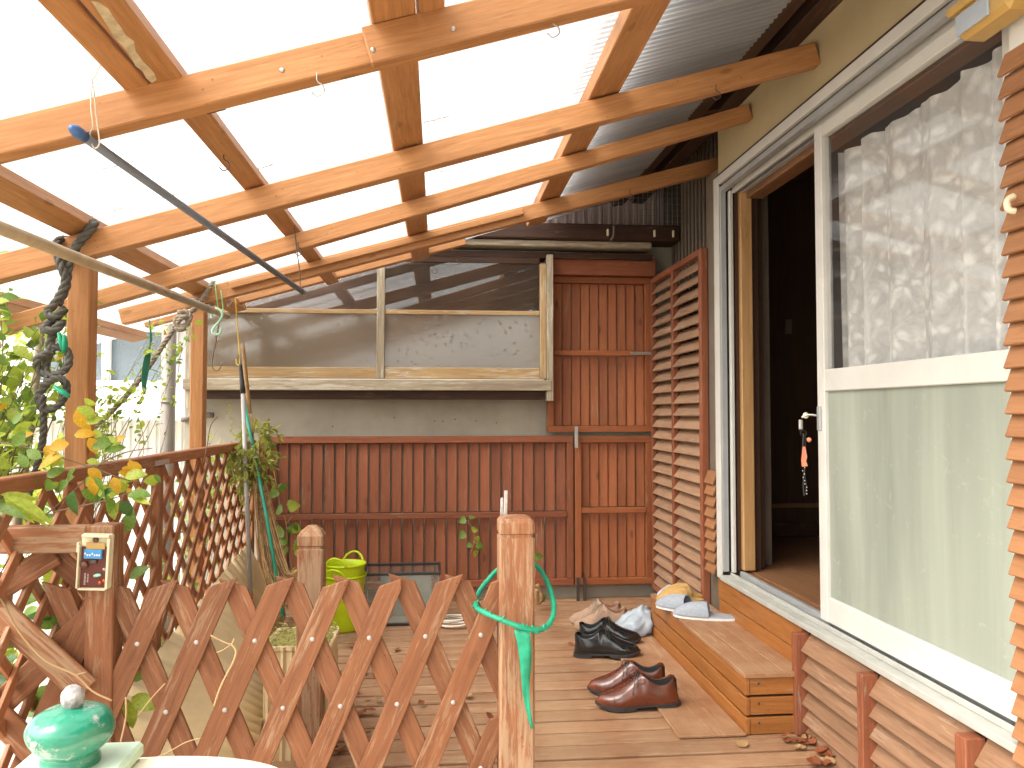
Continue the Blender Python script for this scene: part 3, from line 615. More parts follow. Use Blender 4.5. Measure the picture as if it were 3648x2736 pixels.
# ---- step
T=thing('door_step','low wooden step box with slatted sides below the open door','step',(1.13,3.2,0))
for i,(za,zb) in enumerate(((.002,.058),(.066,.124),(.132,.190))):
    bx('side_plank',T,'wood_step',(1.028,2.617,za),(1.044,3.80,zb)); bx('end_plank',T,'wood_step',(1.0445,2.620,za),(1.236,2.636,zb))
    for sx in (1.075,1.215): lathe('screw',T,'steel_dark',[(.0001,.001),(.004,.0008),(.0045,0)],tr_((sx,2.6195,(za+zb)/2+.01))@Matrix.Rotation(R(90),4,'X'),8)
for a,b in ((1.024,1.094),(1.0945,1.165),(1.1655,1.239)): bx('tread_board',T,'wood_tread',(a,2.612,.1905),(b,3.80,.2065),.0015)
bx('core',T,'wood_dark',(1.05,2.64,.0),(1.23,3.79,.188))
o=bx('duckboard',None,'wood_tread',(.795,2.605,.002),(1.026,3.83,.013),.003); tag(o,'flat dusty plank panel lying on the deck along the foot of the step','board')
# ---------------------------------------------------------------- expanding trellis and posts at the front
def sqpost(name,parent,mat,cx_,cy_,half,zs,rot=0,ch=.006,label=None):
    vs,fs=[],[]
    for hf,z in zs:
        c=min(ch,hf*.4)
        for x,y in ((hf-c,-hf),(hf,-hf+c),(hf,hf-c),(hf-c,hf),(-hf+c,hf),(-hf,hf-c),(-hf,-hf+c),(-hf+c,-hf)): vs.append(V((z,x,y)))
    n=len(zs)
    for i in range(n-1):
        for k in range(8): k2=(k+1)%8; fs.append((i*8+k,i*8+k2,(i+1)*8+k2,(i+1)*8+k))
    fs.append(tuple(reversed(range(8)))); fs.append(tuple((n-1)*8+k for k in range(8)))
    zc=zs[0][1]
    # local x up -> grain vertical
    M=tr_((cx_,cy_,0))@Matrix.Rotation(rot,4,'Z')@Matrix(((0,1,0,0),(0,0,1,0),(1,0,0,0),(0,0,0,1)))
    return part(name,mesh(name,vs,fs),mat,parent,M,label)
FP=sqpost('gate_post',None,'wood_post',.2025,2.078,.0455,[(.0455,-.45),(.0455,.758),(.041,.761),(.041,.767),(.0455,.771),(.0455,.797),(.040,.806),(.028,.811)]); tag(FP,'weathered square gate post with a grooved cap and green wire ring around it','post',group='square posts with grooved caps')
SP=sqpost('deck_post',None,'wood_post',-.381,2.488,.0385,[(.0385,-.0),(.0385,.667),(.034,.670),(.034,.676),(.0385,.680),(.0385,.708),(.030,.722),(.014,.736)]); tag(SP,'square deck post with a pointed pale cap standing behind the expanding trellis','post',group='square posts with grooved caps')
T=thing('expanding_trellis','expanding diamond trellis gate with rows of silver rivets stretched between two posts','trellis',(-.3,2.07,.05))
pit=.1413; sl_=math.atan2(.168,.0706)
def tslat(x,z,y,sgn,u0,u1,w=.055,mat='wood_gate',bad=False):
    u=V((math.cos(sl_)*sgn,0,math.sin(sl_))); v=V((0,-1,0)).cross(u) if True else None   # v: right-hand perpendicular in XZ
    v=V((u.z,0,-u.x)); nrm=u.cross(v)
    du=.046*sgn
    top=[(u1-max(du,0),-w/2),(u1-max(-du,0),w/2)]
    if bad: top=[(u1-.05,-w/2),(u1-.012,w/2-.012),(u1-.035,w/2)]
    poly=[(u0,w/2),(u0,-w/2)]+top
    M=Matrix(((u.x,v.x,nrm.x,x),(u.y,v.y,nrm.y,y),(u.z,v.z,nrm.z,z),(0,0,0,1)))
    prism('slat',T,mat,poly,M,.009,.0015)
for k in range(-1,8):
    x=-.736+pit*k; j=random.uniform(-.004,.006)
    if k>=0 or True: tslat(x,.510,2.066+.0,1,-.52,(.176+j if k<7 else -.20),bad=(k==4))
for k in range(-1,7):
    x=-.736+pit*k; j=random.uniform(-.002,.010)
    tslat(x,.510,2.080,-1,(-.52 if k<6 else -.22),.178+j)
    if k<=6 and k>=0:
        lathe('rivet',T,'bolt',[(.0001,.0035),(.004,.003),(.0062,.0008),(.0062,0)],tr_((x,2.0613,.510))@Matrix.Rotation(R(90),4,'X'),10)
    if k<=6 and k>=0: 
        xx=x+.0706
        if xx<.15: lathe('rivet',T,'bolt',[(.0001,.0035),(.004,.003),(.0062,.0008),(.0062,0)],tr_((xx,2.0613,.342))@Matrix.Rotation(R(90),4,'X'),10)
    xx=x; 
    lathe('rivet',T,'bolt',[(.0001,.0035),(.004,.003),(.0062,.0008),(.0062,0)],tr_((xx,2.0613,.174))@Matrix.Rotation(R(90),4,'X'),10) if 0<=k<=6 else None
# ---- left corner post with its rail and crossed slats
T=thing('corner_fence','weathered corner fence at the front left with a flat rail and crossed slats','fence',(-.9,2.08,-.45))
sq=sqpost('post',T,'wood_gate',-.8255,2.088,.0335,[(.0335,-.45),(.0335,.798),(.030,.802)],ch=.003)
bx('rail',T,'wood_post',(-1.9,2.058,.735),(-.860,2.105,.800),.004)
def dslat(p,q,y,w,mat='wood_gate'):
    board('slat',T,mat,(p[0],y,p[1]),(q[0],y,q[1]),w,.012,(0,-1,0),.0025)
def PX(x,y,Y):
    d=cx*((x-1106)/1720)+fw+cu*(-(y-829.5)/1720); t=Y/d.y; return V((0,0,1.08))+d*t
for a,b,Y,wd,m_ in (((-160,1178),(186,1492),2.035,.068,'wood_post'),((-80,1600),(210,1320),2.075,.062,'wood_gate'),((-60,1310),(120,1195),2.10,.060,'wood_gate'),((110,1195),(230,1300),2.12,.052,'wood_gate'),((-140,1410),(240,1790),2.05,.066,'wood_gate')):
    p,q=PX(*a,Y),PX(*b,Y); dslat((p.x,p.z),(q.x,q.z),Y,wd,m_)
# ---- side lattice fence
T=thing('lattice_fence','long diamond lattice fence with a top rail along the garden side of the deck','fence',(-1.03,3.2,-.1))
bx('top_rail',T,'wood_fence',(-1.052,1.60,.884),(-1.010,3.04,.925),.004); bx('top_rail',T,'wood_fence',(-1.051,3.042,.885),(-1.011,4.58,.926),.004)
bx('joint_plate',T,'bolt',(-1.0095,2.97,.888),(-1.0075,3.12,.906),0); bx('bottom_rail',T,'wood_fence',(-1.048,1.60,.0),(-1.014,4.58,.035),.003)
for a in (1.80,3.035,4.53): bx('stile',T,'wood_fence',(-1.046,a,.036),(-1.014,a+.045,.883),.003)
def clip(y0,z0,s,ya,yb,za,zb):
    pts=[]
    for (yy_,zz_) in ((ya,z0+s*(ya-y0)),(yb,z0+s*(yb-y0)),(y0+(za-z0)/s,za),(y0+(zb-z0)/s,zb)):
        if ya-1e-6<=yy_<=yb+1e-6 and za-1e-6<=zz_<=zb+1e-6: pts.append((yy_,zz_))
    pts=sorted(set((round(a,4),round(b,4)) for a,b in pts)); return (pts[0],pts[-1]) if len(pts)>=2 else None
for sgn,xx in ((1,-1.0235),(-1,-1.0365)):
    for k in range(-8,28):
        y0=1.62+.149*k+(.0 if sgn>0 else .012)
        for ya,yb in ((1.62,3.034),(3.082,4.529)):
            c=clip(y0,.883,1.0*sgn,ya,yb,.037,.882)
            if c and V((c[0][0]-c[1][0],c[0][1]-c[1][1])).length>.06: board('slat',T,'wood_fence',(xx,c[0][0],c[0][1]),(xx,c[1][0],c[1][1]),.030,.011,(1,0,0),.0015)
# ================================================================ POLES, HOOKS, ROPES
T=thing('laundry_pole','dark blue grey laundry pole hung diagonally under the roof with a bright blue end cap','pole',(-.62,2.4,1.6))
a=V((-.740,1.68,1.656)); b=V((-.511,3.09,1.537)); d=(b-a).normalized()
tube('rod',T,'pole_blue',[a,b],.0102,14,n=1); tube('cap',T,'blue_cap',[a-d*.012,a+d*.004,a+d*.034],[.006,.0125,.0120],12,n=1); tube('cap',T,'alu_grey',[b-d*.006,b+d*.008],.0108,12,n=1)
T=thing('laundry_pole','long beige laundry pole hung along the garden side with a stepped thinner tip','pole',(-.94,2.6,1.5))
a=V((-.913,1.15,1.455)); b=V((-.950,3.44,1.510)); d=(b-a).normalized()
tube('rod',T,'pole_beige',[a,b],.0150,16,n=1); tube('collar',T,'pole_beige',[b-d*.01,b+d*.006],.0165,14,n=1); tube('rod_tip',T,'pole_beige',[b,b+d*.27],.0125,14,n=1)
def string(name,label,mat,pts,r=.0012,n=3,cat='string'):
    o=tube(name,None,mat,pts,r,5,n=n); return tag(o,label,cat)
string('string','pale string with a small hook holding the near end of the blue pole','string_white',[(-.655,1.60,1.765),(-.672,1.605,1.735),(-.690,1.64,1.745),(-.700,1.66,1.70),(-.712,1.70,1.672),(-.728,1.725,1.664),(-.722,1.728,1.636),(-.705,1.715,1.640),(-.700,1.69,1.675),(-.690,1.645,1.735)],.0017)
o=tube('wire_hook',None,'steel_dark',[(-.548,3.062,1.80),(-.545,3.06,1.79),(-.535,3.06,1.70),(-.520,3.05,1.60),(-.518,3.04,1.535),(-.512,3.035,1.522),(-.505,3.04,1.535)],.0022,6); tag(o,'long dark wire hook holding the far end of the blue pole','hook')
string('string','thin green string loop tying the beige pole tip up to the rafter','string_green',[(-.985,3.62,1.66),(-.975,3.60,1.60),(-.965,3.60,1.535),(-.955,3.60,1.495),(-.945,3.60,1.535),(-.958,3.61,1.62)],.0018)
o=tube('s_hook',None,'hook_mint',[PX(*p,3.5) for p in ((458,688),(458,676),(466,667),(476,671),(480,682),(474,694),(462,708),(459,718),(466,722),(475,720),(478,708))],.0052,10); tag(o,'mint green plastic S hook hanging over the beige pole tip','hook')
o=tube('wire_hook',None,'twig',[PX(*p,3.56) for p in ((476,680),(473,700),(466,740),(459,775),(458,790),(464,800),(473,799),(479,785))],.0028,6,n=4); tag(o,'long rusty brown wire hook hanging below the mint S hook','hook')
o=tube('wire_hook',None,'steel',[PX(*p,4.1) for p in ((495,650),(497,640),(503,632),(506,638),(500,652),(494,662),(492,655))],.004,6,n=4); tag(o,'bare grey metal hook under the far rafter beside the yellow hook','hook')
o=tube('wire_hook',None,'string_yellow',[PX(*p,4.15) for p in ((512,625),(508,632),(510,665),(514,720),(518,775),(517,787),(512,787),(510,775))],.003,6,n=4); tag(o,'long yellow coated hook holding the grey tool handle','hook')
# leaning tools
T=thing('tool_handle','grey metal tool handle with a black grip leaning in the back left corner','tool',(-.9,4.0,.1))
a=PX(524,812,4.08); b=PX(541,1285,3.86)
tube('grip',T,'black_plastic',[PX(519,786,4.09),PX(521,805,4.09),PX(525,850,4.07)],[.008,.010,.0145],12,n=2); tube('rod',T,'pipe_light',[PX(525,848,4.07),b],.0105,14,n=1); tube('loop',T,'twig',[PX(520,788,4.09),PX(517,770,4.1),PX(514,765,4.1),PX(515,780,4.1),PX(519,790,4.09)],.0015,5,n=3)
tube('band',T,'cap_orange',[b,b+(b-a)*.02],.0125,12,n=1); tube('socket',T,'white_paint',[b+(b-a)*.02,b+(b-a)*.22],.012,12,n=1)
o=tube('green_stake',None,'pole_green',[PX(526,862,4.12),PX(575,1110,3.92),PX(612,1332,3.70)],.0078,12,n=1); tag(o,'glossy green plastic coated garden stake crossing in front of the broom','stake')
T=thing('broom','old bamboo broom with a wide fan of brown twigs standing in the back left corner','broom',(-.85,3.95,.1))
tube('handle',T,'bamboo',[PX(524,742,4.16),PX(530,800,4.15),PX(537,870,4.13),PX(545,960,4.1),PX(556,1050,4.05),PX(566,1110,4.0)],[.0095,.0105,.0115,.012,.012,.012],12,n=3)
for q in (PX(534,835,4.138),PX(541,915,4.115)): tube('node',T,'bamboo',[q+V((0,0,.003)),q-V((0,0,.003))],.0135,12,n=1)
tube('tape',T,'vine_dry',[PX(539,895,4.12),PX(541,915,4.11),PX(545,935,4.10)],[.014,.019,.015],9,n=2)
vs,fs,vs2,fs2=[],[],[],[]
for i in range(420):
    s=random.gauss(0,1)*.022; s2=random.gauss(0,1)*.015; k=random.random()
    st=PX(562+s*250,1045+random.uniform(-12,30),4.02+s2); ex=590+k*66+random.gauss(0,4); ey=1330-(k**1.5)*95+random.uniform(-30,15)
    en=PX(ex,ey,3.84+s2*2.5); md=PX(566+k*20+s*300,1150,3.97+s2); m2=PX(572+k*48+s*200,1235,3.9+s2*2)
    tube_geo(smooth_path([st,md,m2,en],3),random.uniform(.0010,.0021),3,False,*((vs,fs) if i%3 else (vs2,fs2)),cap=False)
merged('twigs',T,'broom',vs,fs,kind='stuff'); merged('twigs',T,'broom_dark',vs2,fs2,kind='stuff')
for yy_,ww in ((1062,.026),(1098,.030),(1172,.040)):
    c0=PX(565+(yy_-1062)*.10,yy_,3.99); tube('binding',T,'black_plastic',[c0+V((math.cos(t_*.785)*ww,math.sin(t_*.785)*ww*.8,.004*math.cos(t_*.785))) for t_ in range(8)],.0016,5,closed=True,n=3)
# ropes
T=thing('thick_rope','thick black rope looped over the near rafter and knotted beside the near post','rope',(-1.12,2.45,.9))
rope('rope',T,'rope_black',[(-1.085,2.56,1.63),(-1.04,2.50,1.652),(-1.035,2.475,1.635),(-1.075,2.47,1.575),(-1.10,2.475,1.52),(-1.105,2.47,1.45),(-1.122,2.46,1.40)],.014)
rope('rope',T,'rope_black',[(-1.125,2.55,1.61),(-1.135,2.48,1.59),(-1.115,2.455,1.52),(-1.098,2.455,1.47),(-1.118,2.45,1.41),(-1.145,2.45,1.375),(-1.12,2.44,1.36),(-1.10,2.455,1.385),(-1.135,2.46,1.35),(-1.15,2.44,1.325),(-1.115,2.43,1.32),(-1.105,2.45,1.345),(-1.135,2.45,1.29),(-1.13,2.45,1.25)],.0125)
rope('rope',T,'rope_black',[(-1.13,2.45,1.26),(-1.165,2.44,1.235),(-1.16,2.45,1.20),(-1.115,2.44,1.19),(-1.085,2.45,1.215),(-1.09,2.46,1.26),(-1.125,2.45,1.27),(-1.15,2.46,1.22),(-1.135,2.44,1.17),(-1.165,2.45,1.13),(-1.15,2.45,1.09),(-1.11,2.45,1.10),(-1.085,2.45,1.15),(-1.10,2.43,1.18),(-1.15,2.44,1.16)],.0115)
rope('rope_tail',T,'rope_black',[(-1.15,2.44,1.13),(-1.15,2.45,1.07),(-1.155,2.46,1.0),(-1.175,2.47,.92),(-1.20,2.48,.84),(-1.23,2.5,.78)],.0105)
for p,q in (((128,720),(135,755)),((140,725),(138,762)),((118,835),(150,858))):
    a,b=PX(*p,2.42),PX(*q,2.42); tube('green_tape',T,'tape_green',[a,(a+b)/2+V((.004,-.004,0)),b],[.010,.016,.009],7,n=3,flat=.45,label='green vinyl tape tag')
T=thing('grey_rope','grey twisted rope knotted to the far post and running down to the left','rope',(-1.2,3.5,1))
k=[PX(x,y,Y) for x,y,Y in ((462,608,3.74),(446,630,3.70),(432,655,3.68),(415,672,3.66),(398,680,3.64),(385,690,3.62),(378,702,3.62),(386,712,3.60),(400,706,3.60),(408,692,3.62),(398,684,3.58),(384,696,3.60),(374,712,3.62),(366,725,3.6),(330,780,3.55),(290,835,3.5),(240,890,3.45),(190,935,3.4))]
rope('rope',T,'rope_grey',k,.0115,n=6)
rope('rope_wrap',T,'rope_grey',[(-1.075,3.745,1.60),(-1.145,3.745,1.585),(-1.15,3.83,1.57),(-1.06,3.84,1.58),(-1.055,3.75,1.60)],.0105,n=5); rope('knot',T,'rope_grey',[PX(x,y,3.6) for x,y in ((384,676),(402,672),(412,684),(404,700),(388,704),(378,692),(392,682),(406,694),(396,712),(382,708))],.0105,n=6)
# green net strip
vs,fs=[],[]
for i in range(9):
    o_=(i-4)*1.6; tube_geo(smooth_path([PX(323+o_*.2,692,3.45),PX(326-o_*.3,735,3.45),PX(318+o_,775,3.45),PX(312+o_*.9,820,3.45),PX(312+o_*.3,852,3.45)],4),.0016,4,False,vs,fs)
o=merged('garden_net',None,'net_green',vs,fs); tag(o,'dark green garden net strip hanging from the far rafter end','net')
# ================================================================ SMALL THINGS ON THE DECK
def shoe(label,heel,toe,mu,ms,ml,L=.30,laces=True,W=.053,hh=.088,cap=True,lace_mat='black_plastic',z0=0,group=None,tall=0,zh=0,zt=0):
    heel,toe=V(heel),V(toe); c=(heel+toe)/2; ang=math.atan2((toe-heel).y,(toe-heel).x)
    T=thing('shoe',label,'shoe',(c.x,c.y,z0),group=group); M=tr_((c.x,c.y,z0+(zh+zt)/2))@Matrix.Rotation(ang,4,'Z')@Matrix.Rotation(math.atan2(zh-zt,L*.9),4,'Y')
    def wid(u):   # u 0 heel ..1 toe
        pts=[(0,.30),(.03,.60),(.08,.74),(.18,.80),(.38,.74),(.55,.80),(.70,.95),(.80,.90),(.90,.66),(.96,.40),(1,.12)]
        for (a,p),(b,q) in zip(pts,pts[1:]):
            if a<=u<=b: s=(u-a)/(b-a); s=s*s*(3-2*s) if False else s; return W*(p+(q-p)*s)
        return .01
    def off(u): return .006*math.sin(math.pi*u)
    rim=lambda u: hh*(1.0+.0*u) if u<.06 else hh*(.98-.22*math.sin(min(1,(u-.06)/.34)*math.pi)+.18*max(0,(u-.25)/.2) if u<.45 else 1.16-.0*u)
    def top(u):
        pts=[(.40,hh*1.25+tall),(.46,hh*1.22+tall*.8),(.55,hh*1.0),(.65,hh*.76),(.75,hh*.60),(.85,hh*.50),(.93,hh*.42),(.98,hh*.30),(1,hh*.16)]
        if u<=.40: return pts[0][1]
        for (a,p),(b,q) in zip(pts,pts[1:]):
            if a<=u<=b: return p+(q-p)*(u-a)/(b-a)
        return .01
    us=[0,.02,.06,.12,.20,.28,.35,.40,.43,.47,.52,.58,.64,.70,.76,.82,.88,.93,.97,1.0]
    base=.012
    vo,fo,vi,fi=[],[],[],[]
    NP=7
    for u in us:
        w_=wid(u); x=(u-.5)*L; o_=off(u)
        if u<.41:
            r=rim(u); tw=.62 if u>.03 else .5
            prof=[(1,.0),(1.05,.22*r),(1.02,.5*r),(.92,.8*r),(.84,r),(.80,r*.99),(.78,r*.86)]
        else:
            r=top(u); prof=[(1,.0),(1.05,.28*r),(.98,.55*r),(.80,.78*r),(.54,.92*r),(.27,.985*r),(.0,r)]
            if u<.5: prof=[(1,.0),(1.04,.22*r),(.98,.45*r),(.80,.68*r),(.60,.86*r),(.36,.97*r),(.0,r)]
        lean=.16 if u<.10 else 0
        for sx,hz in prof: vo.append(V((x+hz*lean*(1-u*10),o_+w_*sx,base+hz)))
        for sx,hz in reversed(prof): vo.append(V((x+hz*lean*(1-u*10),o_-w_*sx,base+hz)))
    n2=NP*2
    for i in range(len(us)-1):
        for k_ in range(n2-1):
            if k_==NP-1 and us[i+1]<.41: continue
            if k_ in(NP-1,) and us[i]<.41<=us[i+1]: continue
            fo.append((i*n2+k_,i*n2+k_+1,(i+1)*n2+k_+1,(i+1)*n2+k_))
    fo.append(tuple(range(0,NP))+tuple(range(NP,n2)))  # heel cap
    up=part('upper',mesh('upper',vo,fo,True),mu,T,M); mod(up,'SUBSURF',levels=2,render_levels=2)
    # lining floor
    li,lf=[],[]
    ul=[.03,.10,.20,.30,.38,.46]
    for u in ul:
        w_=wid(u); r=(rim(u) if u<.41 else top(u)*.75)
        for sx,hz in ((.775,r*.955),(.74,r*.35),(.5,.12*r),(-.5,.12*r),(-.74,r*.35),(-.775,r*.955)): li.append(V(((u-.5)*L,off(u)+w_*sx,base+hz)))
    for i in range(len(ul)-1):
        for k_ in range(5): lf.append((i*6+k_,(i+1)*6+k_,(i+1)*6+k_+1,i*6+k_+1))
    lf.append((0,1,2,3,4,5)); lf.append(tuple(len(ul)*6-6+q for q in range(6)))
    ln=part('lining',mesh('lining',li,lf,True),ml,T,M)
    # sole
    out=[]; 
    N_=26
    for i in range(N_+1): u=i/N_; out.append(((u-.5)*L*1.02,off(u)+max(.006,wid(u))*1.10+.001))
    for i in range(N_+1): u=1-i/N_; out.append(((u-.5)*L*1.02,off(u)-max(.006,wid(u))*1.10-.001))
    vs,fs=[],[]; m_=len(out)
    for hz in (.0,.0145):
        for x,y in out:
            u=x/L+.5; lift=max(0,(u-.72))**2*.22+(.009 if .30<u<.55 else .009 if u<=.30 else .0)
            if hz==0: vs.append(V((x,y,lift*(1 if u>.3 else 1))))
            else: vs.append(V((x,y,.0145+max(0,(u-.72))**2*.12)))
    for i in range(m_): j=(i+1)%m_; fs.append((i,j,m_+j,m_+i))
    fs.append(tuple(reversed(range(m_)))); fs.append(tuple(range(m_,2*m_))); part('sole',mesh('sole',vs,fs),ms,T,M)
    hp=[(x,y) for x,y in out if x/L+.5<.27]; 
    prism('heel',T,ms,sorted([p for p in hp if p[1]>off(.1)],key=lambda p:p[0])+sorted([p for p in hp if p[1]<=off(.1)],key=lambda p:-p[0]),M@tr_((0,0,.006)),.012)
    if laces:
        for i,u in enumerate((.47,.51,.55,.59,.63)):
            r=top(u)+base; w_=wid(u)*.36
            tube('lace',T,lace_mat,[M@V(((u-.5)*L-.004,off(u)-w_,r*.955)),M@V(((u-.5)*L,off(u),r+.002)),M@V(((u-.5)*L+.004,off(u)+w_,r*.955))],.0016,5,n=3)
        r=top(.48)+base; x0=(.48-.5)*L
        for sgn in (1,-1):
            for e in ((.030,.052,.045),(.012,.055,.020)): tube('lace_end',T,lace_mat,[M@V((x0,off(.5),r+.004)),M@V((x0+e[0]*.5,off(.5)+sgn*(e[1]*.45),r-.004)),M@V((x0+e[0],off(.5)+sgn*e[1]*1.0,r-e[2]-.012))],.0013,5,n=4)
    if cap:
        u=.80; r=top(u)+base; w_=wid(u); p=[]
        for i in range(9):
            t_=math.pi*i/8; p.append(M@V(((u-.5)*L-.003*math.sin(t_),off(u)+w_*1.045*math.cos(t_),base+(top(u))*math.sin(t_)**.75*1.0+.0005)))
        tube('toe_seam',T,'lining_dark',p,.0009,4,n=3)
    return T
shoe('brown leather lace-up dress shoe nearest the camera on the deck',(.885,2.895),(.580,2.915),'shoe_brown','sole_dark','lining_dark',L=.305,lace_mat='sole_dark',group='brown leather shoes',zh=.0135)
shoe('brown leather lace-up dress shoe standing just behind its mate',(.882,3.035),(.582,3.075),'shoe_brown','sole_dark','lining_dark',L=.305,lace_mat='sole_dark',group='brown leather shoes',zh=.0135)
shoe('nearer black polished lace-up shoe with its toe towards the step',(.612,3.545),(.885,3.470),'shoe_black','sole_dark','lining_dark',L=.29,group='black polished shoes',zt=.0135)
shoe('farther black polished lace-up shoe half hidden behind its mate',(.655,3.715),(.945,3.665),'shoe_black','sole_dark','lining_dark',L=.29,group='black polished shoes',zt=.0135)
shoe('nearer beige walking shoe behind the black pair',(.950,3.925),(.680,3.955),'shoe_beige','sole_beige','lining_brown',L=.27,cap=False,lace_mat='rope_grey',group='beige walking shoes',tall=.004,zh=.0135)
shoe('farther beige walking shoe behind the black pair',(.945,4.04),(.675,4.07),'shoe_beige','sole_beige','lining_brown',L=.27,cap=False,lace_mat='rope_grey',group='beige walking shoes',tall=.004,zh=.0135)
def slipper(label,c,ang,mu,medge,L=.27,W=.052,z0=.207,up0=.42,hgt=.042,group=None,tilt=0):
    T=thing('slipper',label,'slipper',(c[0],c[1],z0),group=group); M=tr_((c[0],c[1],z0))@Matrix.Rotation(ang,4,'Z')@Matrix.Rotation(tilt,4,'Y')
    def wid(u): return W*(max(0,math.sin(math.pi*min(1,max(0,u))))**.38)*(.86+.18*u)
    N_=22; o1=[((i/N_-.5)*L,max(.002,wid(i/N_))) for i in range(N_+1)]; out=o1+[(x,-y) for x,y in reversed(o1)]
    prism('sole',T,medge,out,M@tr_((0,0,.005)),.010); prism('footbed',T,mu,[(x*.97,y*.95) for x,y in out],M@tr_((0,0,.0125)),.005,.001)
    vs,fs=[],[]; K=9; U=8
    for i in range(U+1):
        u=up0+(1-up0)*i/U*.995; w_=max(.003,wid(u)); h=hgt*(1-((u-up0)/(1-up0))**2.6)**.7 if u<1 else 0
        for k in range(K):
            t_=math.pi*k/(K-1); vs.append(V(((u-.5)*L+.012*math.sin(t_)*(1-i/U),w_*math.cos(t_)*1.02,.010+h*math.sin(t_)**.8)))
    for i in range(U):
        for k in range(K-1): fs.append((i*K+k,(i+1)*K+k,(i+1)*K+k+1,i*K+k+1))
    u_=part('upper',mesh('upper',vs,fs,True),mu,T,M); mod(u_,'SOLIDIFY',thickness=.004,offset=-1); mod(u_,'SUBSURF',levels=1,render_levels=2)
    return T
slipper('light grey felt slipper lying across the edge of the step nearest the camera',(1.135,3.33),R(158),'felt_grey','felt_white',hgt=.055,z0=.2075,group='light grey felt slippers')
slipper('light grey felt slipper lying askew behind its mate on the step',(1.085,3.46),R(140),'felt_grey','felt_white',hgt=.055,z0=.2085,group='light grey felt slippers')
slipper('straw slipper lying behind the grey felt pair on the step',(1.115,3.615),R(172),'straw','straw',L=.22,hgt=.055,up0=.35,z0=.2075,group='straw slippers')
slipper('straw slipper farther back beside the shutter foot on the step',(1.155,3.70),R(178),'straw','straw',L=.22,hgt=.055,up0=.35,z0=.2075,group='straw slippers')
o=lathe('insole',None,'clog_blue',[(.0001,.004),(.03,.003),(.032,.0),(.03,-.003)],tr_((1.075,3.745,.235))@Matrix.Rotation(R(-35),4,'Y'),14,sx=1.3,sy=.7); tag(o,'pale blue plastic sole leaning behind the straw slippers','insole')
# plastic bag
bm=bmesh.new(); bmesh.ops.create_icosphere(bm,subdivisions=4,radius=1)
for v in bm.verts:
    n_=noise.fractal(v.co*2.1,.9,2.0,4)*.22+abs(noise.noise(v.co*5))*.12; k=v.co*(1+n_); zz=max(-.55,k.z); tp=1-.42*max(0,zz)
    v.co=V((k.x*.092*tp+.03*max(0,zz),k.y*.085*tp,(zz+.55)*.078))
me=bpy.data.meshes.new('bag'); bm.to_mesh(me); bm.free()
for p_ in me.polygons: p_.use_smooth=True
o=part('plastic_bag',me,'grey_clear_bag',None,tr_((.960,3.83,.017))); tag(o,'crumpled translucent blue white plastic bag against the step','bag')
# tubs
def tub(label,c,r0,r1,h,mat,z0=0):
    T=thing('garden_tub',label,'bucket',(c[0],c[1],z0),group='lime green garden tubs'); M=tr_((c[0],c[1],z0))
    prof=[(.0001,.0),(r0-.006,.0),(r0,.006)]
    for i in range(1,18): z=h*i/18; prof.append((r0+(r1-r0)*i/18+(.0012 if i%2 else 0),z))
    prof+=[(r1,h-.012),(r1+.006,h-.010),(r1+.007,h-.002),(r1+.003,h),(r1-.003,h-.002)]
    for i in range(10,-1,-1): prof.append((r0-.004+(r1-r0)*i/10*.98,max(.006,h*i/10-.003)))
    prof.append((.0001,.006)); lathe('tub',T,mat,prof,M,36,cap=False)
    for s in (0,math.pi):
        p=[]
        for i in range(9): t_=-.55+1.1*i/8; p.append(M@V(((r1+.006)*math.cos(s+t_+1.2),(r1+.006)*math.sin(s+t_+1.2),h-.004+.042*math.cos(t_/.55*math.pi/2)**.7 if abs(t_)<.55 else h-.004)))
        tube('handle',T,mat,p,.0055,8,n=3)
    return T
tub('outer lime green garden tub with loop handles standing on the deck',(-.462,4.07),.078,.104,.275,'lime')
tub('inner lime green garden tub nested in the other one with its rim standing higher',(-.460,4.07),.070,.100,.285,'lime',z0=.045)
# glass tank
T=thing('glass_tank','empty glass aquarium tank with black frame beside the lime green tubs','aquarium',(-.18,4.24,0))
x0,x1,y0,y1,h=-.385,.018,4.10,4.38,.268
for z in (.002,h-.014):
    bx('frame',T,'black_plastic',(x0,y0,z),(x1,y0+.014,z+.014),.002); bx('frame',T,'black_plastic',(x0,y1-.014,z),(x1,y1,z+.014),.002); bx('frame',T,'black_plastic',(x0,y0+.0145,z),(x0+.014,y1-.0145,z+.014),.002); bx('frame',T,'black_plastic',(x1-.014,y0+.0145,z),(x1,y1-.0145,z+.014),.002)
bx('pane',T,'glass_tank',(x0+.004,y0+.003,.016),(x1-.004,y0+.007,h-.0145),0); bx('pane',T,'glass_tank',(x0+.004,y1-.007,.016),(x1-.004,y1-.003,h-.0145),0); bx('pane',T,'glass_tank',(x0+.003,y0+.008,.016),(x0+.007,y1-.008,h-.0145),0); bx('pane',T,'glass_tank',(x1-.007,y0+.008,.016),(x1-.003,y1-.008,h-.0145),0)
bx('bottom',T,'tank_silicone',(x0+.008,y0+.008,.006),(x1-.008,y1-.008,.011),0); bx('sand',T,'concrete',(x0+.010,y0+.010,.012),(x1-.010,y1-.010,.022),.002)
for xx in (x0+.009,x1-.013):
    for yy_ in (y0+.009,y1-.013): bx('silicone',T,'tank_silicone',(xx,yy_,.023),(xx+.004,yy_+.004,h-.016),0)
bx('divider',T,'tank_silicone',(x0+.09,y0+.12,.024),(x1-.05,y0+.124,h-.03),0)
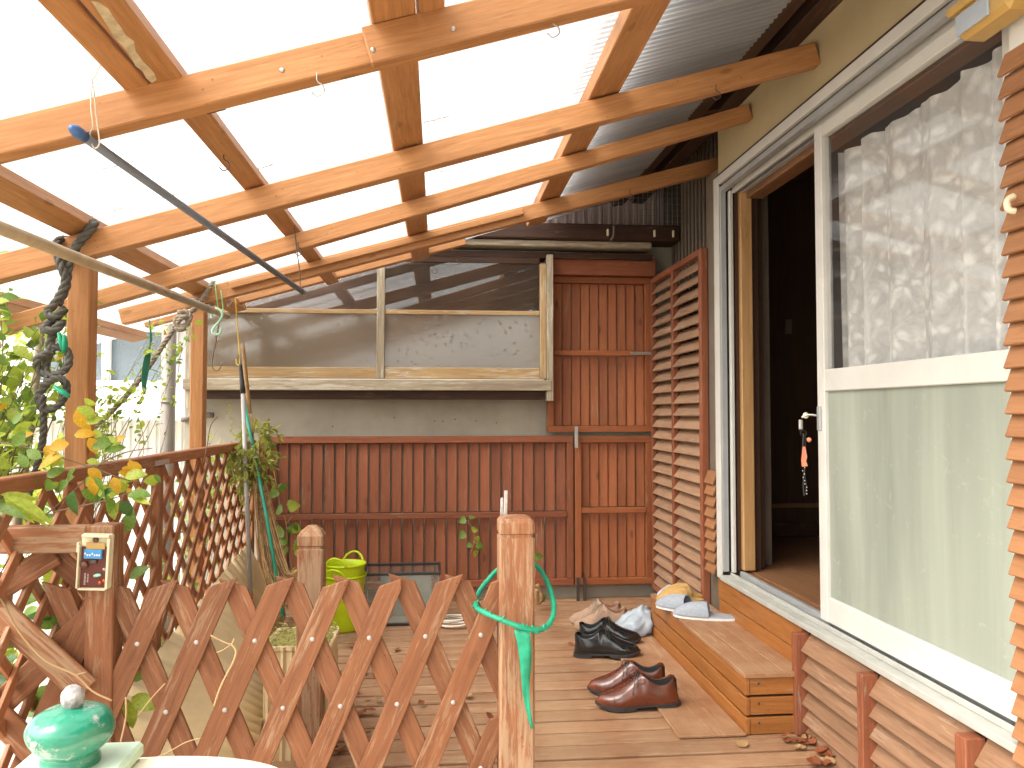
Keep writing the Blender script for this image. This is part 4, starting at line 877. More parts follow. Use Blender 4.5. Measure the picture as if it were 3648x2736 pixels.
# hose coil
p=[]
for i in range(34): t_=i*.55; r_=.075+.012*math.sin(i*.9); p.append((.085+r_*math.cos(t_)*1.2,4.10+r_*math.sin(t_),.006+.0011*i))
o=tube('hose_coil',None,'string_white',p,.0055,8,n=4); tag(o,'small coil of pale hose lying on the deck by the tank','hose')
# planter and ribbed sheet
T=thing('planter','tan ribbed planter box topped with mossy soil behind the trellis','planter',(-.44,2.67,0))
vs,fs=[],[]; per=[]
X0,X1,Y0,Y1=-.530,-.335,2.56,2.78
def ringp(o):
    q=[]
    for a_,b_,n_ in (((X0,Y0),(X1,Y0),22),((X1,Y0),(X1,Y1),22),((X1,Y1),(X0,Y1),22),((X0,Y1),(X0,Y0),22)):
        d_=V((b_[0]-a_[0],b_[1]-a_[1],0)); nn=V((d_.y,-d_.x,0)).normalized()
        for i in range(n_): q.append(V((a_[0],a_[1],0))+d_*(i/n_)+nn*(.004*math.sin(i*math.pi*.75)+o))
    return q
rs=[(0,.0),(0,.335),(.005,.340),(.005,.352),(-.008,.352),(-.008,.30)]
for o_,z in rs: vs+=[v+V((0,0,z)) for v in ringp(o_)]
m_=88
for i in range(len(rs)-1):
    for k in range(m_): fs.append((i*m_+k,i*m_+(k+1)%m_,(i+1)*m_+(k+1)%m_,(i+1)*m_+k))
merged('box',T,'planter_tan',vs,fs,False)
vs,fs=[],[]
for i in range(15):
    for j in range(15): vs.append(V((X0+.004+(X1-X0-.008)*i/14,Y0+.004+(Y1-Y0-.008)*j/14,.352+noise.noise(V((i*.6,j*.6,1)))*.012+.010*math.sin(i/14*3.14)*math.sin(j/14*3.14))))
for i in range(14):
    for j in range(14): fs.append((i*15+j,(i+1)*15+j,(i+1)*15+j+1,i*15+j+1))
merged('soil',T,'moss',vs,fs)
vs,fs=[],[]
for i in range(500):
    c0=V((random.uniform(X0,X1),random.uniform(Y0-.008,Y1),.362+random.uniform(-.006,.010))); d_=V((random.gauss(0,1),random.gauss(0,1),random.gauss(0,.4))).normalized()*.008; s_=d_.orthogonal().normalized()*.0018; b_=len(vs); vs+=[c0-d_,c0+s_,c0+d_,c0-s_]; fs.append((b_,b_+1,b_+2,b_+3))
merged('moss_crumbs',T,'moss',vs,fs,False,kind='stuff')
o=lathe('white_pot',None,'white_paint',[(.0001,.0),(.018,.0),(.024,.035),(.020,.036)],tr_((-.565,2.93,.21)),18); tag(o,'small white cup standing behind the mossy planter','cup')
o=lathe('white_pot',None,'white_paint',[(.0001,.0),(.018,.0),(.024,.035),(.020,.036)],tr_((-.46,3.02,.215)),18); tag(o,'small white cup farther right behind the mossy planter','cup')
bx('stand_box',None,'planter_tan',(-.60,2.86,.0),(-.42,3.10,.208),.004); tag(bpy.data.objects['stand_box'],'low tan box behind the mossy planter carrying two white cups','box')
vs,fs=[],[]; NX,NY=420,3
for i in range(NX+1):
    for j in range(NY+1):
        s=i/NX; t_=j/NY; yy_=2.08+2.25*s
        tp=V((-1.0,yy_,.10+.125*(yy_-2.08))); bt=V((-.50-.30*s,yy_,.004)); q=tp.lerp(bt,t_); nn=V((.25,0,.9)).normalized()
        vs.append(q+nn*.006*math.sin(s*2.25/.07*math.pi*2+t_*7)+nn*.008)
for i in range(NX):
    for j in range(NY): fs.append((i*(NY+1)+j,(i+1)*(NY+1)+j,(i+1)*(NY+1)+j+1,i*(NY+1)+j+1))
o=merged('ribbed_sheet',None,'planter_tan',vs,fs); mod(o,'SOLIDIFY',thickness=.004); tag(o,'long tan ribbed sheet leaning against the foot of the lattice fence','sheet')
# ---------------------------------------------------------------- curtain, keys, lamp, circuit board
vs,fs=[],[]; NX,NZ=120,14
for i in range(NX+1):
    s=i/NX; yy_=2.572-.97*s
    for j in range(NZ+1):
        t_=j/NZ; sag=.012*abs(math.sin(s*math.pi*4.5))+.02*math.sin(s*3.1); zt=1.985-sag-.02*(1-s)
        z=zt+(.46-zt)*t_; dx=.027*math.sin(s*46+2*math.sin(s*7))+.006*math.sin(s*99+t_)
        vs.append(V((1.355+dx*(.5+.5*t_),yy_-.02*t_*(1-s)+.003*math.sin(s*44),z)))
for i in range(NX):
    for j in range(NZ): fs.append((i*(NZ+1)+j,(i+1)*(NZ+1)+j,(i+1)*(NZ+1)+j+1,i*(NZ+1)+j+1))
o=merged('lace_curtain',None,'lace',vs,fs); tag(o,'white floral lace curtain hanging in folds behind the sliding glass door','curtain')
T=thing('key_bundle','bunch of keys with a dark beaded strap hanging in the sliding door lock','keys',(1.23,2.565,1.08))
Yk=2.575
tube('key',T,'steel',[(1.262,2.56,1.070),(1.250,2.58,1.072),(1.236,2.59,1.070),(1.226,2.595,1.062)],.004,8,n=3); lathe('key_head',T,'ivory',[(.0001,.002),(.010,.0018),(.011,0),(.010,-.002)],tr_((1.238,2.59,1.070))@Matrix.Rotation(R(90),4,'X'),12)
bx('fob',T,'steel',(1.215,2.588,1.022),(1.228,2.600,1.056),.003)
lathe('ring',T,'steel_dark',[(.009,0),(.010,.001),(.011,0),(.010,-.001),(.009,0)],tr_((1.229,2.59,1.010))@Matrix.Rotation(R(80),4,'X'),14,cap=False); lathe('bead',T,'salmon',[(.0001,-.009),(.008,-.004),(.008,.004),(.0001,.009)],tr_((1.247,2.588,.988)),10)
tube('strap',T,'black_plastic',[(1.229,2.59,1.01),(1.226,2.592,.95),(1.231,2.59,.90),(1.226,2.59,.84),(1.228,2.59,.80)],.0045,6,flat=.35); tube('strap',T,'black_plastic',[(1.233,2.59,1.00),(1.236,2.592,.94),(1.231,2.59,.88),(1.236,2.59,.83),(1.229,2.59,.80)],.004,6,flat=.35)
prism('tag',T,'salmon',[(-.004,.035),(.004,.035),(.010,.0),(.006,-.014),(.012,-.03),(-.008,-.032),(-.010,-.01)],tr_((1.227,2.583,.93))@Matrix.Rotation(R(90),4,'X'),.002)
for i in range(9): lathe('stud',T,'steel',[(.0001,.003),(.003,.0),(.0001,-.003)],tr_((1.228+random.uniform(-.007,.008),2.583,.895-i*.011)),8)
T=thing('sensor_light','yellowed outdoor sensor light fixed at the top of the door frame','lamp',(1.22,1.6,1.97))
bx('body',T,'lamp_yellow',(1.165,1.505,1.915),(1.2345,1.672,1.992),.012); bx('lens',T,'lens_blue',(1.158,1.56,1.925),(1.166,1.665,1.972),.004); bx('lens_end',T,'lens_blue',(1.172,1.6715,1.925),(1.222,1.680,1.965),.004); bx('hood',T,'lamp_yellow',(1.150,1.50,1.978),(1.232,1.69,2.000),.006)
T=thing('intercom_board','broken intercom with its brown circuit board and blue switch block exposed','intercom',(-.83,2.05,.72))
Mc=tr_((-.829,2.040,.718))@Matrix.Rotation(R(2.5),4,'Y')
def cb(n_,m_,lo,hi,c=.001,**k):
    lo,hi=V(lo),V(hi); me=boxmesh(hi.x-lo.x,hi.y-lo.y,hi.z-lo.z,c); return part(n_,me,m_,T,Mc@tr_((lo+hi)/2),**k)
cb('back',  'ivory',(-.036,-.001,-.066),(.036,.014,.066),.003)
cb('side','ivory',(-.037,-.016,-.064),(-.033,-.0015,.04)); cb('side','ivory',(.031,-.018,-.064),(.037,-.0015,.058)); cb('rim','ivory',(-.033,-.014,-.068),(.031,-.0015,-.063)); cb('rim','ivory',(-.030,-.018,.060),(.034,-.0015,.066)); cb('tab','ivory',(-.042,-.012,.022),(-.037,.002,.046))
cb('circuit_board','board_red',(-.032,-.005,-.062),(.031,-.0012,.036)); cb('plate','lamp_yellow',(-.022,-.007,.030),(.022,-.0052,.046))
sw=cb('switch_block','chip_blue',(-.023,-.014,.008),(.018,-.0052,.030))
for i in range(7): part('slider',boxmesh(.0034,.002,.0045,0),'white_print',sw,Mc@tr_((-.0195+i*.0055,-.0146,.018+(.0025 if i in(0,3) else -.001))))
lathe('screw_head',T,'cap_brown',[(.0001,.004),(.006,.003),(.0075,0)],Mc@tr_((-.002,-.003,.052))@Matrix.Rotation(R(90),4,'X'),12)
lathe('coil',T,'cap_brown',[(.0001,.009),(.008,.008),(.009,0)],Mc@tr_((-.022,-.006,-.008))@Matrix.Rotation(R(90),4,'X'),14)
cb('component','steel_dark',(-.008,-.012,-.004),(.006,-.0052,.006)); lathe('capacitor',T,'steel',[(.0001,.005),(.0045,.003),(.0045,0)],Mc@tr_((.024,-.006,-.018))@Matrix.Rotation(R(90),4,'X'),10)
tube('capacitor',T,'cap_mint',[Mc@V((.002,-.009,-.034)),Mc@V((.009,-.010,-.032)),Mc@V((.018,-.009,-.031))],[.003,.0042,.003],8,n=2)
for xx,zz,m_ in ((.016,-.050,'cap_orange'),(.025,-.045,'cap_orange')): lathe('capacitor',T,m_,[(.0001,.006),(.004,.004),(.0048,0)],Mc@tr_((xx,-.0055,zz))@Matrix.Rotation(R(90),4,'X'),10)
for i in range(9): cb('print_mark','white_print',(-.0225,-.0056,-.056+i*.0032),(-.0185,-.0052,-.0542+i*.0032),0)
for i in range(6): cb('print_mark','white_print',(-.0155,-.0056,-.050+i*.0036),(-.0120,-.0052,-.0478+i*.0036),0)
# green wire ring
T=thing('wire_ring','wire ring wrapped in torn green tape hanging around the gate post','ring',(.2,2.07,.6))
p=[]
for i in range(22):
    t_=2*math.pi*i/22; rr_=.098+.006*noise.noise(V((math.cos(t_)*2,math.sin(t_)*2,0))); X=.200+rr_*math.cos(t_)*1.03; Y=2.075-.092*math.sin(t_) ; z=.600-.062*math.sin(t_)-.018*math.cos(t_)*0+.022*math.cos(t_*2+2.2)
    p.append((X,Y,z))
tube('ring',T,'tape_green',p,.0068,8,closed=True,n=4)
for i in range(26):
    q=V(p[random.choice((8,9,10,11,3,4,5,2,7,12,0))]); a_=V((random.gauss(0,1),random.gauss(0,1)*.4,random.gauss(0,1))).normalized()*.014; tube('tape_scrap',T,'tape_green',[q,q+a_*.6,q+a_],[.0078,.006,.002],6,n=2,flat=.35)
vs,fs=[],[]
for i in range(15):
    s=i/14; w_=.018*(1-s**1.1)+.003; xx=.208+.026*s+.004*math.sin(s*7); yy_=1.990+.022*s if s<.9 else 2.01; z=.542-.25*s
    for k in (-1,-.3,.35,1): vs.append(V((xx+w_*k*.9,yy_-.004+.004*math.cos(k*2+s*9),z)))
for i in range(14):
    for k in range(3): fs.append((i*4+k,i*4+k+1,(i+1)*4+k+1,(i+1)*4+k))
o=merged('ribbon',T,'tape_green',vs,fs); mod(o,'SOLIDIFY',thickness=.0012)
T=thing('clothes_peg','pinkish wooden clothes peg clipped behind the top of the gate post','peg',(.18,2.14,.83))
board('arm',T,'bolt',(.178,2.128,.70),(.182,2.128,.872),.010,.006,(0,1,0)); board('arm',T,'bolt',(.168,2.135,.70),(.172,2.135,.852),.008,.006,(0,1,0)); board('spring',T,'steel',(.166,2.1285,.81),(.186,2.1285,.81),.004,.009,(0,0,1))
# dry vine stems on the trellis
def stem(label,pts,r,Y,mat='vine_dry',cat='vine'):
    T=thing('dry_vine',label,cat,tuple(PX(*pts[0],Y))); k=[PX(x,y,Y) for x,y in pts]; tube('stem',T,mat,k,[r,r*.8],6,n=4); return T
T=stem('dry tan vine lying along the crossed slat left of the intercom post',((-60,1230),(0,1293),(40,1363),(97,1426),(163,1458),(200,1493),(242,1513)),.0028,1.985); tube('twig',T,'vine_dry',[PX(163,1458,1.985),PX(187,1451,1.985)],.0016,5,n=1)
T=stem('dry forked vine stem hooked over the middle of the trellis',((500,1391),(510,1406),(504,1430),(490,1456),(474,1490),(462,1526)),.0030,2.03); tube('twig',T,'vine_dry',[PX(455,1372,2.03),PX(480,1385,2.03),PX(500,1391,2.03),PX(506,1378,2.03)],.0019,5,n=3); tube('twig',T,'vine_dry',[PX(500,1391,2.03),PX(485,1402,2.03),PX(468,1410,2.03)],.0014,5,n=3)
stem('thin dry vine twig across the left end of the trellis',((357,1476),(330,1505),(300,1543)),.0018,2.04); stem('dry vine hanging down beside the intercom post',((272,1506),(272,1550),(260,1606)),.0026,2.03); stem('thin dry vine low across the trellis slats',((435,1593),(400,1604),(360,1626),(300,1652)),.0016,2.03)
# garden ornament in front
T=thing('garden_lantern','green glazed finial on a pale cast garden lantern in the bottom left corner','ornament',(-.40,.95,-.45))
M=tr_((-.409,.95,0))
prof=[(.0001,.752),(.012,.7515),(.028,.748),(.040,.741),(.0455,.731),(.0455,.721),(.040,.710),(.032,.702),(.0285,.699),(.0305,.694),(.0305,.688),(.029,.684)]
o=lathe('finial',T,'glaze_green',prof[::-1],M,40); bm=bmesh.new(); bm.from_mesh(o.data)
for v in bm.verts: v.co+=V((noise.noise(v.co*35),noise.noise(v.co*35+V((3,1,2))),noise.noise(v.co*30+V((9,9,2)))))*.0022
bm.to_mesh(o.data); bm.free(); mod(o,'SUBSURF',levels=1,render_levels=2)
bm=bmesh.new(); bmesh.ops.create_icosphere(bm,subdivisions=4,radius=.0120)
for v in bm.verts: v.co=V((v.co.x,v.co.y,v.co.z*1.15))*(1.04+.07*noise.fractal(v.co*110,.8,2,3))
me=bpy.data.meshes.new('knob'); bm.to_mesh(me); bm.free(); [setattr(p_,'use_smooth',True) for p_ in me.polygons]; part('knob',me,'knob_grey',T,tr_((-.407,.948,.760)))
bx('plinth',T,'glaze_pale',(-.470,.89,.668),(-.350,1.01,.686),.004)
o=lathe('roof',T,'cream_cast',[(.175,.55),(.172,.60),(.160,.645),(.140,.6665),(.10,.675),(.0001,.677)],tr_((-.335,.93,-.008)),48,sx=1.25,sy=.7)
lathe('shaft',T,'cream_cast',[(.08,-.45),(.07,.1),(.09,.55)],tr_((-.36,.93,0)),32)
# roof debris
vs,fs=[],[]
for a,b in (((-.572,2.494),(-.487,2.485)),((-.325,2.477),(-.162,2.477)),((-.047,2.461),(.039,2.463)),((-1.057,2.533),(-.955,2.531)),((-.852,2.53),(-.802,2.526)),((-.587,3.049),(-.468,3.054)),((-.031,3.006),(.066,3.034)),((-.414,2.914),(-.334,2.932)),((-.9,2.2),(-.8,2.2)),((.2,3.4),(.28,3.4))):
    n_=26
    for i in range(n_):
        s=i/n_+random.uniform(-.02,.02); x=a[0]+(b[0]-a[0])*s; y=a[1]+(b[1]-a[1])*s+random.gauss(0,.0025); z=pz(x)+.043; L_=random.uniform(.004,.011)*(1-abs(s-.5)); 
        d_=V((1,random.gauss(0,.5),.3)).normalized()*L_; s_=V((0,random.uniform(.0015,.0040),0)); b_=len(vs); q=V((x,y,z)); vs+=[q-d_,q+s_,q+d_,q-s_]; fs.append((b_,b_+1,b_+2,b_+3))
merged('debris',P,'roof_debris',vs,fs,False,kind='stuff')
# ================================================================ LEAVES AND PLANTS
def leafmesh(name,kind='oval',fold=.25,curl=.15):
    if kind=='oval': ws=[0,.21,.31,.28,.16,0]
    elif kind=='heart': ws=[.20,.52,.50,.36,.18,0]
    elif kind=='lance': ws=[0,.09,.125,.11,.06,0]
    elif kind=='narrow': ws=[0,.10,.13,.11,.07,0]
    xs=[0,.18,.40,.62,.82,1.0]
    if kind=='heart': xs=[-.06,.10,.34,.60,.82,1.0]
    vs,fs=[],[]
    for i,(x,w_) in enumerate(zip(xs,ws)):
        z=-curl*x*x
        xb=0 if (kind=='heart' and i==0) else x
        vs+=[V((x,w_,z+fold*w_)),V((xb,0,z)),V((x,-w_,z+fold*w_))]
    for i in range(len(xs)-1): fs+=[(i*3,i*3+1,i*3+4,i*3+3),(i*3+1,i*3+2,i*3+5,i*3+4)]
    return mesh(name,vs,fs,True)
LM={}
def lm(kind,mat):
    k=(kind,mat)
    if k not in LM:
        me=leafmesh('leaf',kind,curl=.28 if kind!='narrow' else .1,fold=.3); me.materials.append(MAT[mat]); LM[k]=me
    return LM[k]
def leafM(pos,dirv,s,roll=0,upv=(0,0,1)):
    x=V(dirv).normalized(); n_=V(upv); n_=(n_-x*n_.dot(x)); n_=n_.normalized() if n_.length>.05 else x.orthogonal().normalized(); y=n_.cross(x)
    M=Matrix(((x.x,y.x,n_.x,pos[0]),(x.y,y.y,n_.y,pos[1]),(x.z,y.z,n_.z,pos[2]),(0,0,0,1)))
    return M@Matrix.Rotation(roll,4,'X')@Matrix.Scale(s,4)
def leafpart(T,kind,mat,M): return part('leaf',lm(kind,mat),None,T,M)
def rv(a=1): return V((random.gauss(0,a),random.gauss(0,a),random.gauss(0,a)))
def foliage_into(vs,fs,kind,M):
    me=lm(kind,'leaf_green'); b_=len(vs)
    for v in me.vertices: vs.append(M@v.co)
    for p_ in me.polygons: fs.append(tuple(b_+i for i in p_.vertices))
def shrub(name,label,base,zones,ntw,size,mats,nparts=90,kind='oval',twr=.0035,cat='shrub',dens=14,trunk=.014,up_=.5):
    T=thing(name,label,cat,base); base=V(base); hub=base.lerp(V(zones[0][0]),.55)
    tube('trunk',T,'twig',[base,base.lerp(hub,.5)+rv(.03),hub],[trunk,trunk*.7,trunk*.45],8,n=4)
    tv,tf=[],[]; buckets={m:([],[]) for m,_ in mats}; cand=[]
    for t_ in range(ntw):
        c,r_=random.choices(zones,weights=[z[2] if len(z)>2 else 1 for z in zones])[0][:2]
        tgt=V((c[0]+random.uniform(-1,1)*r_[0],c[1]+random.uniform(-1,1)*r_[1],c[2]+random.uniform(-1,1)*r_[2]))
        st=hub+rv(.03)+V((0,0,random.uniform(-.3,.1))); mid=st.lerp(tgt,.5)+rv(.07)+V((0,0,.05)); pth=smooth_path([st,mid,tgt],7)
        tube_geo(pth,[twr*(1-.75*i/(len(pth)-1)) for i in range(len(pth))],4,False,tv,tf,cap=False)
        for q in range(dens):
            s=random.uniform(.45,1.0); k=min(int(s*(len(pth)-1)),len(pth)-2); pos=pth[k].lerp(pth[k+1],random.random()); d0=(pth[k+1]-pth[k]).normalized()
            off=rv(1).normalized(); dr=(d0*.7+off*1.0+V((0,0,-.15+up_*.3))).normalized(); pos=pos+off*size*.25
            cand.append((pos,dr,size*random.uniform(.55,1.25)))
    random.shuffle(cand); cand.sort(key=lambda c:(c[0]-V((0,0,1.08))).length/c[2]); 
    for i,(pos,dr,s) in enumerate(cand):
        m=random.choices([m for m,_ in mats],weights=[w_ for _,w_ in mats])[0]; M=leafM(pos,dr,s,random.gauss(0,.7),(random.gauss(0,.4),random.gauss(-.3,.4),1))
        if i<nparts: leafpart(T,kind,m,M)
        else: foliage_into(*buckets[m],kind,M)
    merged('twigs',T,'twig',tv,tf,kind='stuff')
    for m,(a_,b_) in buckets.items():
        if a_: merged('foliage',T,m,a_,b_,kind='stuff')
    return T
YG=[('leaf_yellowgreen',5),('leaf_green',3),('leaf_yellow',.07)]
shrub('garden_shrub','bright yellow green leafy shrub crowding in left of the near pergola post',(-1.75,2.7,-.45),[((-1.42,2.55,1.25),(.22,.25,.24),3),((-1.55,2.9,1.40),(.30,.3,.25),2.4),((-1.32,2.35,1.0),(.16,.15,.12),1.6),((-1.6,3.0,.95),(.35,.3,.3),1.6)],105,.048,YG,150,dens=20)
shrub('garden_shrub','sparse twiggy bush with tiny light leaves between the two pergola posts',(-1.5,3.4,-.45),[((-1.33,3.2,1.30),(.12,.15,.18),2),((-1.22,3.1,1.12),(.10,.1,.10),1),((-1.10,3.5,1.45),(.12,.1,.12),1)],34,.030,YG,60,dens=15,twr=.0022)
shrub('garden_shrub','dark green undergrowth behind the lattice fence low on the left',(-1.6,2.6,-.45),[((-1.45,2.5,.35),(.25,.35,.25),2),((-1.5,3.2,.25),(.3,.4,.3),1.5),((-1.30,2.2,.15),(.14,.2,.2),1.5)],44,.070,[('leaf_green',5),('leaf_dark',3),('leaf_yellowgreen',2)],90,dens=14)
shrub('far_bush','pale hazy bush far behind the others at the left edge',(-3.0,5.2,-.45),[((-2.75,4.9,1.2),(.5,.5,.45),2),((-2.5,4.6,.5),(.6,.4,.5),1.5)],60,.075,YG,60,dens=20)
shrub('climber','climber with tiny pale leaves growing on the garden side of the lattice fence end',(-1.25,3.9,-.45),[((-1.13,3.8,.45),(.05,.5,.35),1),((-1.12,4.3,.85),(.04,.2,.15),.6)],30,.034,[('leaf_yellowgreen',4),('leaf_green',3)],40,dens=12,twr=.002)
# pale trunks behind
T=thing('garden_tree','pale bare multi stemmed trunk standing behind the shrubs on the left','tree',(-1.85,3.5,-.45))
for a_,b_,r_ in (((-1.85,3.5,-.45),(-1.60,3.45,1.75),.03),((-1.88,3.5,-.45),(-1.95,3.6,1.7),.024),((-1.83,3.5,-.45),(-1.75,3.3,1.6),.018)):
    a_,b_=V(a_),V(b_); tube('trunk',T,'rope_grey',[a_,a_.lerp(b_,.35)+rv(.03),a_.lerp(b_,.7)+rv(.03),b_],[r_,r_*.8,r_*.6,r_*.4],9,n=5)
# spray of leaves in front of the rail: positions follow a few long arching stems
T=thing('leafy_spray','arching spray of green and yellow leaves reaching over the lattice fence rail','vine',(-1.2,2.1,.9))
def spray(pts,Y,leaves,mat='twig'):
    k=[PX(x,y,Y) for x,y in pts]; tube('stem',T,mat,k,[.0022,.0012],5,n=4)
spray(((-60,950),(30,960),(120,985),(200,1010),(270,1035),(345,1048)),2.12,0); spray(((200,1012),(240,990),(280,975),(330,968)),2.12,0); spray(((120,1105),(190,1090),(250,1075),(285,1062)),2.05,0); spray(((90,1120),(160,1060),(230,990),(262,955)),2.14,0); spray(((440,1000),(448,960),(455,920),(470,900)),2.9,0)
def lf(x,y,Y,ang,L_,mat,kind='oval',face=.8):
    """leaf hanging at a spot; ang = screen-like heading in the XZ plane"""
    d_=V((math.cos(R(ang)),random.gauss(0,.25),math.sin(R(ang)))); upv=V((random.gauss(0,.3),-1*face,.45+random.gauss(0,.25)))
    leafpart(T,kind,mat,leafM(PX(x,y,Y),d_,L_,random.gauss(0,.25),upv))
for x,y,a_,L_,m_ in ((165,885,-70,.070,'leaf_yellow'),(172,878,-35,.055,'leaf_yellowgreen'),(185,915,30,.045,'leaf_yellowgreen'),(192,945,-60,.050,'leaf_yellow'),(160,940,10,.055,'leaf_yellow'),(150,958,190,.055,'leaf_yellow'),(195,968,25,.065,'leaf_green'),(225,975,20,.055,'leaf_green'),
    (120,965,215,.060,'leaf_yellow'),(135,985,200,.070,'leaf_yellow'),(165,1010,-130,.060,'leaf_green'),(190,1012,-40,.050,'leaf_yellow'),(205,1030,-100,.055,'leaf_yellow'),(245,1030,-70,.050,'leaf_yellow'),(255,1020,-20,.060,'leaf_yellow'),(275,1000,-35,.050,'leaf_yellow'),(300,1050,-80,.045,'leaf_yellow'),
    (150,1040,210,.055,'leaf_green'),(120,1050,170,.050,'leaf_green'),(175,1060,-30,.060,'leaf_green'),(210,1068,10,.060,'leaf_yellowgreen'),(230,1075,-70,.055,'leaf_green'),(240,1060,20,.050,'leaf_yellowgreen'),(60,1010,120,.045,'leaf_green'),(90,990,150,.05,'leaf_green'),(30,965,60,.05,'leaf_green'),(100,1030,30,.05,'leaf_green'),(270,1030,15,.06,'leaf_yellowgreen'),(310,1040,5,.05,'leaf_yellowgreen'),(260,1082,-60,.055,'leaf_dark'),(60,1085,160,.05,'leaf_green'),(15,1100,200,.06,'leaf_green')):
    lf(x,y,2.10,a_,L_*.92,m_); lf(x+random.uniform(-28,28),y+random.uniform(-24,20),2.12,a_+random.uniform(-60,60),L_*random.uniform(.45,.7),random.choice(('leaf_yellowgreen','leaf_green','leaf_yellowgreen','leaf_yellow')))
for x,y,Y,a_,L_,m_,k_ in ((160,1060,1.98,-100,.068,'leaf_dark','oval'),(222,1040,2.02,-95,.072,'leaf_green','heart'),(245,1060,2.0,-160,.055,'leaf_dark','oval'),(275,1070,2.0,10,.060,'leaf_green','oval'),(285,1075,2.0,-10,.065,'leaf_yellowgreen','narrow'),(12,1072,1.9,-22,.12,'leaf_yellowgreen','lance'),(8,1070,1.9,-48,.09,'leaf_yellowgreen','lance'),(-14,1090,1.9,-12,.09,'leaf_green','lance'),(22,1076,1.92,-35,.10,'leaf_yellowgreen','lance'),(0,1068,1.92,-8,.08,'leaf_yellowgreen','lance'),
    (145,1165,2.2,0,.07,'leaf_green','oval'),(55,1290,2.25,20,.08,'leaf_green','heart'),(75,1330,2.25,-30,.07,'leaf_green','oval'),(110,1340,2.25,160,.08,'leaf_dark','oval'),(280,1250,2.3,40,.06,'leaf_green','oval'),(272,1150,2.2,75,.06,'leaf_green','oval'),(285,1505,2.12,-20,.07,'leaf_yellowgreen','oval'),(275,1510,2.12,-80,.075,'leaf_yellowgreen','oval'),(275,1465,2.2,20,.06,'leaf_green','oval'),(110,1210,2.3,-70,.09,'leaf_yellowgreen','oval'),(20,1230,2.2,-30,.09,'leaf_green','oval'),(100,1480,2.2,-60,.06,'leaf_green','heart'),(40,1420,2.25,200,.07,'leaf_dark','oval'),(25,1440,2.25,-70,.07,'leaf_green','oval'),(60,1530,2.2,10,.07,'leaf_green','oval')):
    lf(x,y,Y,a_,L_,m_,k_)
# vines on the back screens
def vine(label,stems,leaves,Y,size):
    global T
    T=thing('wall_vine',label,'vine',tuple(PX(*stems[0][0],Y)))
    for s_ in stems: tube('stem',T,'vine_dry',[PX(x,y,Y) for x,y in s_],.0014,5,n=4)
    for x,y,a_ in leaves: lf(x,y,Y-.015,a_,size*random.uniform(.8,1.15),random.choice(('leaf_green','leaf_green','leaf_yellowgreen')),'heart')
vine('small vine with six heart leaves growing out between the slats of the long low screen',[((1016,1196),(1024,1170),(1022,1145),(1010,1125)),((1024,1170),(1036,1180))],[(1006,1122,200),(1015,1120,20),(1005,1152,215),(1020,1146,10),(1018,1174,210),(1030,1176,-25),(1026,1190,-80),(1028,1160,-60)],4.55,.045)
vine('leafy vine climbing at the far left end of the low screen beside the broom',[((585,990),(596,1040),(605,1090),(618,1130),(625,1200),(640,1260)),((618,1130),(632,1115))],[(598,1060,225),(603,1055,20),(610,1100,200),(622,1095,10),(628,1135,-60),(632,1140,-20),(612,1145,210),(622,1190,200),(636,1190,20),(630,1230,-80),(645,1215,0),(620,1170,190),(640,1165,-30)],4.45,.062)
vine('tiny green sprout with a single leaf behind the gate post',[((1150,1290),(1156,1240),(1158,1205))],[(1156,1203,5),(1172,1285,-80)],4.40,.045)
o=tube('pot_clump',None,'broom_dark',[PX(x,y,4.35) for x,y in ((1160,1262),(1166,1275),(1170,1292),(1163,1303),(1158,1290),(1161,1272))],.012,7,n=3); tag(o,'small brown dried clump on the deck just behind the gate post','plant')
# fern-like dry foliage around the broom
T=thing('dry_fern','yellow green feathery dry fern bundle hanging behind the tool handles','plant',tuple(PX(530,1000,4.1)))
fv,ff=[],[]; gv,gf=[],[]
for i in range(54):
    a_=random.uniform(-2.6,.2); L_=random.uniform(22,70); x0_,y0_=(random.gauss(528,15),random.gauss(985,28)) if i<44 else (random.gauss(572,8),random.gauss(935,14)); Yd=random.uniform(3.98,4.2)
    x1_=x0_+math.cos(a_)*L_*.8; y1_=y0_-math.sin(a_)*L_*.8+18
    k=smooth_path([PX(x0_,y0_,Yd),PX((x0_+x1_)/2,(y0_+y1_)/2-8,Yd-.02),PX(x1_,y1_,Yd-.03)],6); tube_geo(k,.0010,3,False,gv,gf,cap=False)
    for q in range(26):
        s=random.random(); j=min(int(s*(len(k)-1)),len(k)-2); ps=k[j].lerp(k[j+1],random.random()); d_=((k[j+1]-k[j]).normalized()+rv(.8)).normalized(); foliage_into(fv,ff,'narrow',leafM(ps,d_,random.uniform(.026,.050),random.gauss(0,1)))
for i in range(10):
    ps=PX(505+random.uniform(-4,6)-i*1.2,960-i*9,4.25)
    for q in range(5): foliage_into(fv,ff,'narrow',leafM(ps,(rv(.6)+V((0,0,.6))).normalized(),.022,0))
merged('fronds',T,'fern_dry',fv,ff,kind='stuff'); merged('stalks',T,'vine_dry',gv,gf,kind='stuff')
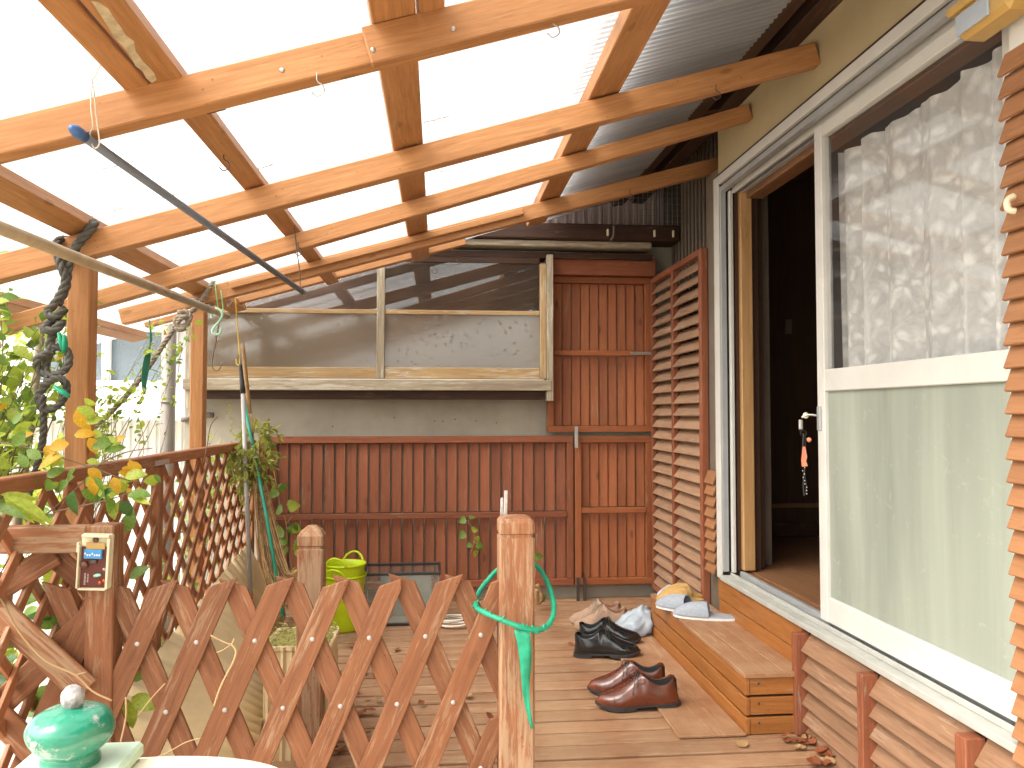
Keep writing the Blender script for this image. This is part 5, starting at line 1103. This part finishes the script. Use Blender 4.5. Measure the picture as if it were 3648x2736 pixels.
# dead leaves on the deck
def dleaf(x,y,s,mat,label=None,z=.004):
    vs,fs=[],[]
    for i in range(6):
        for j in range(5):
            u=i/5; v=(j/4-.5)*.8*math.sin(math.pi*(.08+.88*u)); vs.append(V((u-.5,v,.30*v*v*random.uniform(.8,2.2)+.20*(u-.5)**2+.05*random.random())))
    for i in range(5):
        for j in range(4): fs.append((i*5+j,(i+1)*5+j,(i+1)*5+j+1,i*5+j+1))
    o=part('dead_leaf',mesh('dead_leaf',vs,fs,True),mat,None,tr_((x,y,z))@Matrix.Rotation(random.uniform(0,6.28),4,'Z')@Matrix.Rotation(random.gauss(0,.35),4,'X')@Matrix.Scale(s,4)); return o
n_=0
for (x,y,sp,cnt,where) in ((-.28,3.75,.10,10,'on the deck between the tub and the tank'),(-.30,3.35,.09,12,'on the deck right of the pointed deck post'),(-.27,2.95,.08,12,'on the deck boards behind the middle of the trellis'),(-.26,2.62,.07,8,'low behind the trellis on the deck'),(-.40,2.35,.10,8,'on the deck near the foot of the deck post'),(1.185,2.54,.028,16,'heaped at the step corner'),(1.19,2.40,.028,9,'along the louvred skirt foot'),(1.15,2.25,.03,4,'beside the second batten of the louvred skirt'),(1.20,4.35,.03,3,'under the foot of the tall louvred shutter'),(.05,3.3,.5,6,'scattered on the open deck')):
    for i in range(cnt):
        s_=random.uniform(.018,.057); m_=random.choice(('dead_leaf','dead_leaf','dead_leaf_pale')); o=dleaf(x+random.gauss(0,sp),y+random.gauss(0,sp),s_,m_,z=.006+random.uniform(0,.012)); tag(o,('tiny','small','broad')[min(2,int((s_-.018)/.013))]+' '+('pale tan','red brown')[m_=='dead_leaf']+' curled dead leaf '+where,'leaf',group='dead leaves '+where)
vs,fs=[],[]
for i in range(900):
    x=random.gauss(-.30,.14) if i<450 else random.uniform(-1.0,1.2); y=random.uniform(2.3,4.1) if i<450 else random.uniform(2.05,4.5)
    if x>1.0 and 2.6<y<3.85: continue
    s_=random.uniform(.0012,.0045)*(1 if i<450 else .6); q=V((x,y,.003)); d_=rv(1); d_.z=abs(d_.z)*.3; d_=d_.normalized()*s_; e_=V((-d_.y,d_.x,s_*.4))*.6; b_=len(vs); vs+=[q-d_,q+e_,q+d_,q-e_+V((0,0,s_*.6))]; fs.append((b_,b_+1,b_+2,b_+3))
o=merged('leaf_litter',None,'dead_leaf_pale',vs,fs,False); tag(o,'fine crumbs of leaves scattered over the deck boards','litter',kind='stuff')
